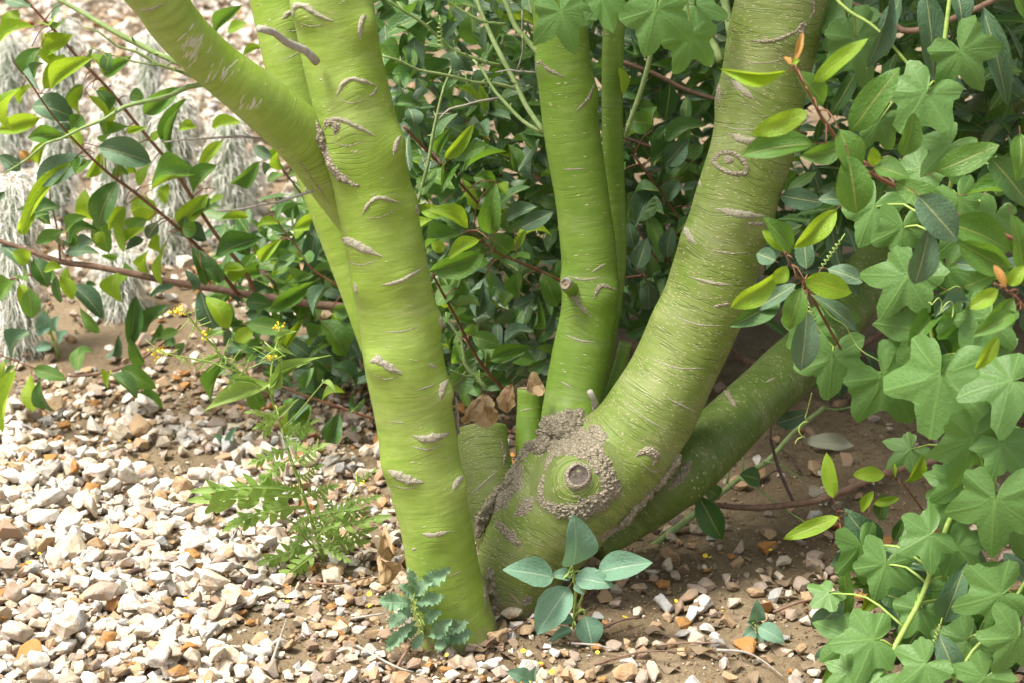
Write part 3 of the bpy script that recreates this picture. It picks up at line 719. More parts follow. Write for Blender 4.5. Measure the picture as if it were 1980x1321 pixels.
# thick corky ridges in the creases between stems, and the burl
def plates(p, f=95):
    dd = mnoise.voronoi(Vector(p) * f)[0]
    return min(1.0, (dd[1] - dd[0]) * 2.4)
def lump_ridge(key, pts, w, sink=0.35, seed=0):
    rows = []
    for (px, py) in pts:
        p = None
        for dx in (0, 8, -8, 16, -16, 26, -26, 40, 60, 80):
            p, nr = hit(key if isinstance(key, str) else key[0], px + dx, py)
            if not isinstance(key, str):
                p2, n2 = hit(key[1], px + dx, py)
                if p is None or (p2 is not None and p2.y < p.y): p, nr = p2, n2
            if p is not None: break
        if p is None: continue
        r = 0.5 * w * m_per_px(px, py, p.y)
        q = P(px, py, p.y) - nr * r * sink
        rows.append((*q, r))
    if len(rows) < 2: return
    rows[0] = (*rows[0][:3], rows[0][3] * .35); rows[-1] = (*rows[-1][:3], rows[-1][3] * .35)
    V, F, tc = tube(rows, 36, 0.0022, True, 0.0, seed); c = catmull(rows, 0.0022); n_ = len(c)
    for i in range(n_):
        for j in range(36):
            v = V[i * 36 + j]; d = v - c[i, :3]
            lo = mnoise.noise(Vector(v) * 55 + Vector((seed, 0, 0)))
            V[i * 36 + j] = c[i, :3] + d * (0.62 + 0.55 * lo + 0.42 * plates(v))
    mobj('bark_ridge', mesh_of('bark_ridge', V, F, M['cork']), tree)
lump_ridge('right', [(1046, 842), (1018, 868), (1000, 900), (985, 930), (962, 955), (940, 982), (926, 1012), (920, 1040)], 27, 0.3, 1)
lump_ridge('right', [(1318, 880), (1296, 915), (1262, 950), (1232, 985), (1200, 1018), (1160, 1048)], 25, 0.3, 2)
lump_ridge('right', [(946, 1085), (950, 1125), (954, 1165), (956, 1215)], 27, 0.3, 3)
lump_ridge(('left', 'branch'), [(611, 232), (619, 268), (631, 300), (646, 328), (668, 348), (696, 360)], 19, 0.15, 4)
def burl(px, py, rx, ry, Y, seed):
    c = P(px, py, Y); m_ = m_per_px(px, py, Y); V, F = [], []; NU, NV = 90, 50
    for i in range(NV + 1):
        ph = PI * i / NV
        for j in range(NU):
            a = 2 * PI * j / NU; d = Vector((math.sin(ph) * math.cos(a), math.sin(ph) * math.sin(a), math.cos(ph)))
            base = Vector((d.x * rx * m_, d.y * 0.8 * ry * m_, d.z * ry * m_)); q = c + base
            V.append(c + base * (0.80 + 0.28 * mnoise.noise(q * 28 + Vector((seed, 0, 0))) + 0.17 * plates(q, 105)))
    for i in range(NV):
        for j in range(NU): F.append([i * NU + j, i * NU + (j + 1) % NU, (i + 1) * NU + (j + 1) % NU, (i + 1) * NU + j])
    mobj('bark_burl', mesh_of('bark_burl', V, F, M['cork']), tree)
pb, _ = hit('right', 1100, 850)
burl(1090, 838, 54, 40, pb.y + 0.028, 1); burl(1136, 836, 36, 28, pb.y + 0.03, 2); burl(1056, 872, 34, 32, pb.y + 0.012, 5)

# the sawn knot, a collar with a sunken weathered face
p, nr = hit('right', 1118, 920)
def cut_face(p, nr, r, depth, mat, name, parent=tree, rim=None, seed=0):
    z = nr.normalized(); x = z.orthogonal().normalized(); y = z.cross(x); V, F = [], []
    prof = [(1.30, -0.004), (1.15, 0.002), (1.0, 0.0045), (0.90, 0.004), (0.80, 0.006 - depth), (0.45, 0.005 - depth), (0.2, 0.0062 - depth)]
    ns = 26
    for k_, (f, h) in enumerate(prof):
        for j in range(ns):
            a = 2 * PI * j / ns
            d = Vector((math.cos(a), math.sin(a), seed + f)); jj = 1 + 0.10 * mnoise.noise(d * 2.2)
            V.append(p + x * math.cos(a) * r * f * jj + y * math.sin(a) * r * f * jj * 0.92 + z * (h + 0.0018 * mnoise.noise(d * 6)))
    for k_ in range(len(prof) - 1):
        for j in range(ns):
            F.append([k_ * ns + j, k_ * ns + (j + 1) % ns, (k_ + 1) * ns + (j + 1) % ns, (k_ + 1) * ns + j])
    F.append([(len(prof) - 1) * ns + j for j in range(ns)])
    mi = [0] * (3 * ns) + [1] * (len(F) - 3 * ns)
    return mobj(name, mesh_of(name, V, F, [rim or M['cork'], mat], mat_idx=mi), parent)
cut_face(p, nr, 22 * m_per_px(1114, 916, 2.85), 0.005, M['cut_dark'], 'sawn_knot')

p2, nr2 = hit('left', 638, 248)
# flat saw cuts on the stubs
def end_cap(key, mat, name='cut_face', lift=0.0012):
    s = STEM[key]; seg = {'stump': 44, 'stub': 36, 'stick': 22}[key]; ring_ = s['V'][-seg:]
    c = ring_.mean(0); T = np.array(s['V'][-seg:].mean(0) - s['V'][-2 * seg:-seg].mean(0)); T /= np.linalg.norm(T)
    V = [c + T * lift * 1.5]; F = []
    for f in (0.5, 0.98):
        for v in ring_: V.append(c + (v - c) * f + T * lift)
    for j in range(seg):
        j2 = (j + 1) % seg
        F.append([0, 1 + j, 1 + j2]); F.append([1 + j, 1 + seg + j, 1 + seg + j2, 1 + j2])
    mobj(name, mesh_of(name, np.array(V), F, mat), s['obj'])
end_cap('stump', M['cut_wood']); end_cap('stub', M['cut_wood']); end_cap('stick', M['cut_wood'])

# twigs and thin branches of the tree: (material, points (px,py), width px start, end, Y start, end, thorns)
def twig(name, mat, pts, w0, w1, Y0, Y1, parent, seg=8, spur=0, wig=0.0, rs=random.Random(5)):
    rows = []; n_ = len(pts)
    for i, (px, py) in enumerate(pts):
        t = i / (n_ - 1); Y = Y0 + (Y1 - Y0) * t; w = w0 + (w1 - w0) * t
        p = P(px, py, Y)
        if wig and 0 < i < n_ - 1: p += Vector((rs.gauss(0, wig), rs.gauss(0, wig), rs.gauss(0, wig)))
        rows.append((*p, 0.5 * w * m_per_px(px, py, Y)))
    parts = [tube(rows, seg, 0.012, True, (0.06 if w0 > 15 else 0.2) if w0 > 3 else 0.0, rs.random() * 9)]
    c = catmull(rows, 0.012)
    for _ in range(spur):
        k_ = rs.randrange(1, len(c)); b = Vector(c[k_, :3]); d = Vector((rs.gauss(0, 1), rs.gauss(0, 1), rs.gauss(0.2, 1))).normalized()
        l = rs.uniform(0.006, 0.016)
        parts.append(tube([(*b, c[k_, 3] * .6), (*(b + d * l * .6), c[k_, 3] * .4), (*(b + d * l), 0.0003)], 5, 0.01))
    V, F, tc = join(parts)
    return mobj(name, mesh_of(name, V, F, M[mat], attrs={'tc': ('FLOAT_VECTOR', tc), 'fold': ('FLOAT', np.zeros(len(V)))}), parent)
TW = [
 ('twig_green', [(415, 160), (372, 135), (325, 112), (275, 88), (226, 64), (184, 42), (150, 20), (104, -6)], 12, 9, 2.70, 2.75, 6),
 ('twig_green', [(392, 156), (352, 142), (302, 122), (262, 103), (226, 88), (190, 66), (162, 52)], 8, 3, 2.70, 2.66, 10),
 ('twig_green', [(352, 140), (318, 131), (298, 130), (262, 118), (230, 112), (200, 100), (175, 90)], 5, 2, 2.69, 2.64, 8),
 ('twig_green', [(412, 160), (366, 172), (328, 180), (285, 196), (244, 209), (200, 226), (158, 245), (120, 265), (88, 280), (50, 306), (8, 336)], 11, 3, 2.70, 2.60, 4),
 ('twig_grey', [(535, 263), (500, 266), (470, 264), (430, 268), (390, 268), (360, 274), (318, 275)], 6, 3, 2.74, 2.68, 14),
 ('twig_grey', [(606, 369), (572, 378), (540, 387), (510, 395), (480, 402), (450, 405), (415, 407)], 7, 3, 2.74, 2.66, 10),
 ('twig_grey', [(612, 120), (590, 100), (560, 82), (530, 68), (500, 55)], 17, 15, 2.72, 2.64, 0),
 ('twig_green', [(1052, 120), (1030, 92), (997, 53), (980, 20), (962, -30)], 12, 9, 3.05, 3.10, 4),
 ('twig_green', [(1052, 256), (1020, 205), (997, 159), (969, 106), (947, 64), (925, 5), (915, -30)], 11, 8, 3.06, 3.2, 5),
 ('twig_green', [(979, 46), (945, 42), (909, 32), (880, 12), (856, -8)], 6, 4, 3.1, 3.1, 6),
 ('twig_green', [(972, 127), (940, 122), (909, 110), (882, 98), (859, 81), (832, 54), (810, 39), (780, 18), (744, -4)], 8, 5, 3.18, 3.1, 12),
 ('twig_green', [(1006, 174), (960, 163), (920, 157), (887, 152), (848, 142), (810, 134), (775, 118), (740, 108)], 8, 4, 3.16, 3.05, 14),
 ('twig_green', [(1048, 256), (1010, 232), (976, 198), (955, 170), (936, 136), (915, 115)], 8, 5, 3.07, 3.15, 5),
 ('twig_green', [(873, 134), (858, 170), (845, 212), (838, 260), (826, 318), (818, 360), (808, 392)], 5, 7, 3.2, 3.2, 10),
 ('twig_grey', [(849, 230), (870, 214), (894, 205), (925, 196), (964, 190)], 3, 5, 3.15, 3.18, 6),
 ('twig_grey', [(958, 140), (982, 135), (1005, 137), (1036, 140)], 2.5, 4, 3.1, 3.08, 6), ('twig_grey', [(1010, 20), (1008, 60), (1010, 100), (998, 140)], 4, 3, 3.2, 3.2, 4),
 ('twig_green', [(1262, 85), (1250, 130), (1237, 184), (1222, 226), (1210, 262)], 10, 9, 3.3, 3.3, 6), ('twig_green', [(1393, 118), (1378, 90), (1360, 62), (1345, 25), (1330, -20)], 17, 18, 2.98, 3.05, 3),
 ('twig_green', [(1412, 70), (1405, 30), (1396, -20)], 14, 16, 3.0, 3.05, 2),
 ('twig_green', [(1250, 1066), (1288, 1040), (1330, 1005), (1392, 955), (1440, 918), (1478, 890), (1540, 835), (1594, 788)], 14, 9, 3.05, 3.35, 3),
 ('twig_green', [(1405, 935), (1412, 905), (1428, 880), (1434, 845)], 5, 4, 3.2, 3.25, 1), ('twig_green', [(1436, 918), (1436, 890), (1433, 860)], 5, 4, 3.2, 3.22, 0),
 ('twig_green', [(1480, 892), (1510, 905), (1535, 918), (1552, 925)], 4, 3, 3.25, 3.22, 3), ('twig_green', [(1432, 925), (1470, 950), (1505, 975), (1545, 1000), (1585, 1030)], 5, 2.5, 3.2, 3.0, 6),
 ('twig_green', [(1594, 790), (1620, 792), (1650, 786)], 5, 4, 3.35, 3.33, 0),
 ('twig_grey', [(1152, 800), (1147, 782), (1140, 757)], 14, 12, 2.92, 2.90, 2),
 ('twig_green', [(942, 752), (915, 728), (900, 700), (890, 662), (872, 625), (862, 605)], 9, 4, 3.10, 3.10, 4), ('twig_green', [(915, 730), (895, 724), (872, 716)], 5, 3, 3.1, 3.05, 3),
 ('twig_green', [(930, 742), (930, 730), (926, 716)], 4, 3, 3.1, 3.1, 2), ('twig_grey', [(886, 838), (882, 800), (881, 770)], 6, 4, 2.82, 2.80, 0),
]
rs_t = random.Random(11)
for mat, pts, w0, w1, Y0, Y1, sp_ in TW:
    twig('twig', mat, pts, w0, w1, Y0, Y1, tree, 8, sp_, 0.0015, rs_t)
# the short cut side shoot of the middle stem
twig('cut_shoot', 'bark_mid', [(1106, 560), (1100, 555), (1095, 550)], 28, 25, 2.99, 2.955, tree, 18)
p = P(1094, 549, 2.954)
cut_face(p, Vector((-0.35, -0.9, 0.25)), 10 * m_per_px(1093, 547, 2.94), 0.003, M['cut_wood'], 'sawn_knot', rim=M['deadwood'])

# ------------------------------------------------------------------ leaf meshes (shared)
def leaf_mesh(name, mat, seed, wave=0.03, sag=0.12, fold=0.35, power=0.85, fat=0.5, nu=9, nv=4, petiole=0.16, pmat=None, teeth=0, tdepth=0.0, sweep=0.0, twist=0.0, notch=0.0):
    rs = random.Random(seed); V, F, UV, mi = [], [], [], []
    ph = rs.uniform(0, 6.28)
    for i in range(nu + 1):
        t = i / nu
        a = t ** (math.log(0.5) / math.log(fat))                    # moves the widest place to `fat`
        w = max(0.012, math.sin(PI * min(1, max(0, a))) ** power)
        if teeth:
            s_ = (t * teeth) % 1.0
            w *= 1 - tdepth * (s_ if notch == 0 else abs(2 * s_ - 1))
        tw = twist * (t - 0.5)
        for j in range(nv + 1):
            v = -1 + 2 * j / nv
            x = 0.5 * v * w
            y = t - sweep * abs(v) * w * 0.5
            z = 4 * sag * t * (1 - t) + fold * abs(x) * (0.6 + 0.6 * math.sin(PI * t)) + wave * math.sin(9 * t + ph + 2.0 * (v > 0)) * abs(v) ** 2
            z += tw * x
            V.append((x, y, z)); UV.append((0.5 + 0.5 * v, t))
    for i in range(nu):
        for j in range(nv):
            a = i * (nv + 1) + j
            F.append([a, a + 1, a + nv + 2, a + nv + 1]); mi.append(0)
    if petiole:
        o = len(V)
        for (y, z, r) in ((0.03, 0.0, 0.011), (-petiole * .5, -0.012, 0.011), (-petiole, -0.05, 0.014)):
            for q in range(3):
                an = 2 * PI * q / 3; V.append((r * math.cos(an) * 1.6, y, z + r * math.sin(an))); UV.append((0.5, 0))
        for k_ in range(2):
            for q in range(3):
                F.append([o + k_ * 3 + q, o + k_ * 3 + (q + 1) % 3, o + k_ * 3 + 3 + (q + 1) % 3, o + k_ * 3 + 3 + q]); mi.append(1)
    return mesh_of(name, V, F, [mat, pmat or M['stem_red']], uv=UV, mat_idx=mi)
LEAF = {}
for tone in 'dmygo':
    LEAF[tone] = [leaf_mesh('leaf', L[tone], 10 + i, wave=0.02 + 0.015 * (i % 3), sag=(0.04, 0.10, 0.16, 0.22, 0.07, 0.13)[i % 6], fold=(0.25, 0.5, 0.75, 0.4, 0.15, 0.6)[i % 6],
                            power=(0.7, 0.6, 0.85)[i % 3], fat=(0.46, 0.5, 0.42)[i % 3], twist=(0, 0.6, -0.6)[i % 3]) for i in range(6)]
LEAF_FLAT = {t: [leaf_mesh('leaf', L[t], 60 + i, wave=0.03, sag=(0.03, 0.07, 0.10)[i], fold=(0.10, 0.22, 0.3)[i], power=(0.7, 0.62, 0.8)[i], fat=(0.45, 0.5, 0.42)[i], twist=(0.2, -.3, .3)[i], nu=11) for i in range(3)] for t in 'dmygo'}
LEAF_ARCH = {t: leaf_mesh('leaf', L[t], 40, wave=0.02, sag=0.33, fold=0.6) for t in 'dmyg'}
def palmate(seed):
    rs = random.Random(seed); V, F, UV = [(0, 0, 0)], [], [(0, 0)]
    skw = rs.uniform(.82, 1.05)
    lob = [(0, 1.0, .36), (math.radians(64 + rs.uniform(-5, 5)), .96 * skw, .34), (-math.radians(64 + rs.uniform(-5, 5)), .92 / skw, .36), (math.radians(126), .78 * rs.uniform(.85, 1.1), .36), (-math.radians(126), .78 * rs.uniform(.85, 1.1), .36)]
    key = [-PI, -math.radians(165), -math.radians(122), -math.radians(62), 0, math.radians(62), math.radians(122), math.radians(165), PI]
    val = [-3.5 / 7, -3 / 7, -2 / 7, -1 / 7, 0, 1 / 7, 2 / 7, 3 / 7, 3.5 / 7]
    NA, NR = 54, 4; ph = rs.uniform(0, 6)
    for r_ in range(1, NR + 1):
        f = r_ / NR
        for a in range(NA + 1):
            th = -PI + 2 * PI * a / NA
            r = 0.56
            for (c, am, wd) in lob:
                d = abs(th - c); r = max(r, 0.56 + (am - 0.56) * math.exp(-(d / wd) ** 2.2 * 0.85) + 0.05 * math.exp(-(d / 0.07) ** 2) * am)
            e = PI - abs(th)
            r *= 0.10 + 0.90 * sstep(0.0, 0.55, e + 0.02)
            r *= 1 + 0.045 * math.sin(7 * th + ph) + 0.03 * math.sin(17 * th + 2 * ph) + 0.02 * math.sin(31 * th)
            rr = r * f
            z = 0.035 * f * math.sin(3 * th + ph) - 0.20 * rr * rr * (1 + .8 * math.sin(th + ph)) + 0.018 * f * math.cos(th * 5.8) + 0.03 * f * f * math.sin(9 * th + 2 * ph)
            V.append((math.sin(th) * rr, math.cos(th) * rr, z)); UV.append((float(np.interp(th, key, val)), f * r))
    for a in range(NA): F.append([0, 2 + a, 1 + a])
    for r_ in range(NR - 1):
        o = 1 + r_ * (NA + 1)
        for a in range(NA): F.append([o + a, o + a + 1, o + NA + 2 + a, o + NA + 1 + a])
    return mesh_of('lobed_leaf', V, [f[::-1] for f in F], L['v'], uv=UV)
VINE = [palmate(70 + i) for i in range(12)]

CAMV = Vector((0, 0, CAM_H))
def frame(axis, toward):
    y = axis.normalized(); z = (toward - y * toward.dot(y))
    if z.length < 1e-4: z = y.orthogonal()
    z.normalize(); x = y.cross(z)
    return x, y, z
def leaf_at(me, B, axis, toward, length, width, parent, name='leaf', **tags):
    x, y, z = frame(axis, toward)
    o = bpy.data.objects.new(name, me); put(o, parent, **tags)
    mw = Matrix(((x.x * width, y.x * length, z.x * length, B.x), (x.y * width, y.y * length, z.y * length, B.y), (x.z * width, y.z * length, z.z * length, B.z), (0, 0, 0, 1)))
    o.matrix_basis = mw
    return o
class Shrub:
    def __init__(s, name, loc, label, category, seed):
        s.root = thing(name, loc, label, category); s.rs = random.Random(seed); s.br = []; s.n = 0; s.extra = []
    def branch(s, mat, pts, w0, w1, Y0, Y1, name='branch'):
        rows = []; n_ = len(pts)
        for i, (px, py) in enumerate(pts):
            t = i / (n_ - 1); Y = Y0 + (Y1 - Y0) * t
            rows.append((*P(px, py, Y), (0.40 if mat == 'stem_red' else 0.5) * (w0 + (w1 - w0) * t) * m_per_px(px, py, Y)))
        s.br.append(dict(rows=rows, mat=mat, parts=[tube(rows, 8, 0.012, True, 0.12, s.rs.random() * 9)], c=catmull(rows, 0.01), name=name))
    def petiole(s, B, r=0.0010, maxd=0.065):
        best = None
        for b in s.br:
            d = np.linalg.norm(b['c'][:, :3] - np.array(B), axis=1); k_ = int(d.argmin())
            if best is None or d[k_] < best[0]: best = (d[k_], b, k_)
        if best and best[0] < maxd:
            q = Vector(best[1]['c'][best[2], :3]); mid = (q + B) * .5 + Vector((0, 0, 0.008 * best[0] / 0.05))
            best[1]['parts'].append(tube([(*q, r * 1.5), (*mid, r * 1.1), (*B, r)], 5, 0.02))
    def traced(s, rows, Y, jit=0.05, faceup=0.6, flat=False):
        rs = s.rs
        for r in rows:
            bx, by, tx, ty, w, tone = r[:6]
            Yb = (r[6] if len(r) > 6 else Y) + rs.uniform(-jit, jit)
            B = P(bx, by, Yb); T = P(tx, ty, Yb + rs.uniform(-0.02, 0.02)); ax = T - B; ln = ax.length
            m_ = m_per_px(bx, by, Yb); wd = w * m_ * 1.14
            up = Vector((rs.gauss(0, .35), -0.75 + rs.gauss(0, .25), faceup + rs.gauss(0, .3)))
            arch = tone in LEAF_ARCH and len(r) > 7
            me = LEAF_ARCH[tone] if arch else rs.choice((LEAF_FLAT if flat else LEAF)[tone])
            if flat: up = Vector((rs.gauss(0, .22), -0.8, faceup + rs.gauss(0, .2)))
            leaf_at(me, B, ax, up, ln, wd, s.root); s.n += 1
            x, y, z = frame(ax, up)
            s.petiole(B - y * ln * 0.16 - z * 0.05 * ln)
    def along(s, n, tones, lmin=0.05, lmax=0.085, which=None):
        """leaves set alternately along the branches"""
        rs = s.rs
        for _ in range(n):
            b = rs.choice(s.br if which is None else [s.br[i] for i in which]); k_ = rs.randrange(2, len(b['c']) - 1)
            p = Vector(b['c'][k_, :3]); t = Vector(b['c'][min(k_ + 1, len(b['c']) - 1), :3]) - Vector(b['c'][k_ - 1, :3]); t.normalize()
            d = Vector((rs.gauss(0, 1), rs.gauss(-0.3, .7), rs.gauss(-0.25, .7))); d = (d - t * d.dot(t)).normalized() + t * rs.uniform(-.2, .6)
            d.normalize(); ln = rs.uniform(lmin, lmax)
            leaf_at(rs.choice(LEAF[rs.choice(tones)]), p + d * ln * 0.18, d, Vector((rs.gauss(0, .4), -0.5 + rs.gauss(0, .3), 0.8 + rs.gauss(0, .3))), ln, ln * rs.uniform(.38, .54), s.root); s.n += 1
    def fill(s, n, boxes, Y0, Y1, tones, lmin=0.05, lmax=0.09, minz=0.03, down=0.3):
        """leaves filling a volume seen in the given photograph boxes"""
        rs = s.rs; ar = [(b[2] - b[0]) * (b[3] - b[1]) for b in boxes]
        for _ in range(n):
            b = rs.choices(boxes, ar)[0]; px, py = rs.uniform(b[0], b[2]), rs.uniform(b[1], b[3])
            Y = rs.uniform(Y0, Y1); p = P(px, py, Y)
            if p.z < minz + gz(p.x, p.y): p = G(px, py); p.z += minz; 
            d = Vector((rs.gauss(0, 1), rs.gauss(0, .6), rs.gauss(-down, .6))).normalized(); ln = rs.uniform(lmin, lmax)
            leaf_at(rs.choice(LEAF[rs.choice(tones)]), p - d * ln * .5, d, Vector((rs.gauss(0, .5), -0.55 + rs.gauss(0, .35), 0.75 + rs.gauss(0, .35))), ln, ln * rs.uniform(.36, .54), s.root); s.n += 1
    def mass(s, n, boxes, Y0, Y1, tones, lmin=0.05, lmax=0.09, minz=0.05, name='foliage'):
        """the leaves too deep or too high to pick apart: one part"""
        rs = s.rs; V, F, UV, mi, o = [], [], [], [], 0
        base = [(-.5, .35), (-.38, .7), (0, 1), (.38, .7), (.5, .35), (0, 0)]
        ar = [(b[2] - b[0]) * (b[3] - b[1]) for b in boxes]
        for _ in range(n):
            b = rs.choices(boxes, ar)[0]; px, py = rs.uniform(b[0], b[2]), rs.uniform(b[1], b[3])
            p = P(px, py, rs.uniform(Y0, Y1))
            if p.z < minz: continue
            d = Vector((rs.gauss(0, 1), rs.gauss(0, .8), rs.gauss(-.3, .6))).normalized(); ln = rs.uniform(lmin, lmax); w = ln * rs.uniform(.38, .52)
            x, y, z = frame(d, Vector((rs.gauss(0, .6), -0.4 + rs.gauss(0, .4), 0.8)))
            pts = [(0, 0, 0), (-.42, .3, .12), (-.36, .7, .12), (0, 1, 0), (.36, .7, .12), (.42, .3, .12), (0, .35, .06), (0, .7, .06)]
            for (a, b_, c) in pts: V.append(p + x * a * w + y * b_ * ln + z * c * w * 1.3); UV.append((a + .5, b_))
            F += [[o, o + 1, o + 6], [o, o + 6, o + 5], [o + 1, o + 2, o + 7, o + 6], [o + 6, o + 7, o + 4, o + 5], [o + 2, o + 3, o + 7], [o + 7, o + 3, o + 4]]
            mi += [rs.randrange(len(tones))] * 6; o += 8
        mobj(name, mesh_of(name, V, [f[::-1] for f in F], [L[t] for t in tones], uv=UV, mat_idx=mi), s.root, kind='stuff')
    def canopy(s, n, lo, hi, tones, lmin, lmax, root=None):  # leaf mass, mostly out of view, added to hold light off the scene
        rs = s.rs; V, F, UV, mi, o = [], [], [], [], 0
        for _ in range(n):
            p = Vector([rs.uniform(a, b) for a, b in zip(lo, hi)])
            d = Vector((rs.gauss(0, 1), rs.gauss(0, 1), rs.gauss(-.3, .5))).normalized(); ln = rs.uniform(lmin, lmax); w = ln * .5
            x, y, z = frame(d, Vector((rs.gauss(0, .5), rs.gauss(0, .5), 1)))
            for (a, b_) in ((0, 0), (-.45, .4), (-.3, .75), (0, 1), (.3, .75), (.45, .4)): V.append(p + x * a * w + y * b_ * ln + z * abs(a) * .3 * w); UV.append((a + .5, b_))
            F += [[o + 3, o + 2, o + 1, o], [o, o + 5, o + 4, o + 3]]; mi += [rs.randrange(len(tones))] * 2; o += 6
        mobj('crown', mesh_of('crown', V, F, [L[t] for t in tones], uv=UV, mat_idx=mi), root or s.root, kind='stuff')
    def finish(s):
        for b in s.br:
            V, F, tc = join(b['parts']); mobj(b['name'], mesh_of(b['name'], V, F, M[b['mat']]), s.root)

# ------------------------------------------------------------------ shrub reaching out over the gravel
sl = Shrub('leafy_shrub', G(760, 700), 'open shrub with red twigs and curled leaves spreading in front of hairy cacti', 'shrub', 21)
sl.branch('stem_brown', [(780, 640), (690, 600), (600, 588), (480, 570), (400, 556), (330, 545), (240, 526), (180, 515), (118, 506), (60, 486), (0, 466), (-60, 448)], 19, 9, 3.62, 3.66)
sl.branch('stem_red', [(462, 572), (430, 530), (380, 475), (320, 420), (255, 368), (220, 343), (190, 318), (155, 283), (120, 245), (85, 200), (55, 155), (24, 118)], 11, 3, 3.62, 3.35)
sl.branch('stem_red', [(500, 578), (470, 520), (415, 450), (371, 382), (329, 318), (262, 237), (208, 170), (152, 113), (113, 67), (78, 30), (40, -12)], 11, 6, 3.63, 3.55)
sl.branch('stem_red', [(116, 506), (114, 470), (108, 430), (98, 390), (96, 360)], 6, 3, 3.65, 3.58)
sl.branch('stem_red', [(120, 508), (90, 522), (48, 534), (0, 544), (-30, 550)], 6, 4, 3.65, 3.6)
sl.branch('stem_brown', [(350, 628), (318, 660), (280, 690), (245, 708), (215, 718), (170, 726), (130, 727)], 7, 5, 3.76, 3.70)
sl.branch('stem_red', [(-20, 680), (20, 694), (48, 706), (72, 714)], 4, 3, 3.6, 3.6)
sl.branch('stem_red', [(740, 815), (700, 803), (640, 782), (590, 766), (541, 745)], 8, 4, 3.45, 3.4)
sl.branch('stem_red', [(720, 600), (690, 582), (654, 554), (625, 535), (601, 518), (573, 476), (545, 441), (535, 425)], 7, 3, 3.5, 3.45)
sl.branch('stem_dark', [(560, 600), (540, 560), (512, 530), (490, 520)], 7, 4, 3.7, 3.75)
sl.branch('stem_dark', [(640, 470), (600, 400), (560, 345), (530, 310)], 6, 3, 3.75, 3.8)
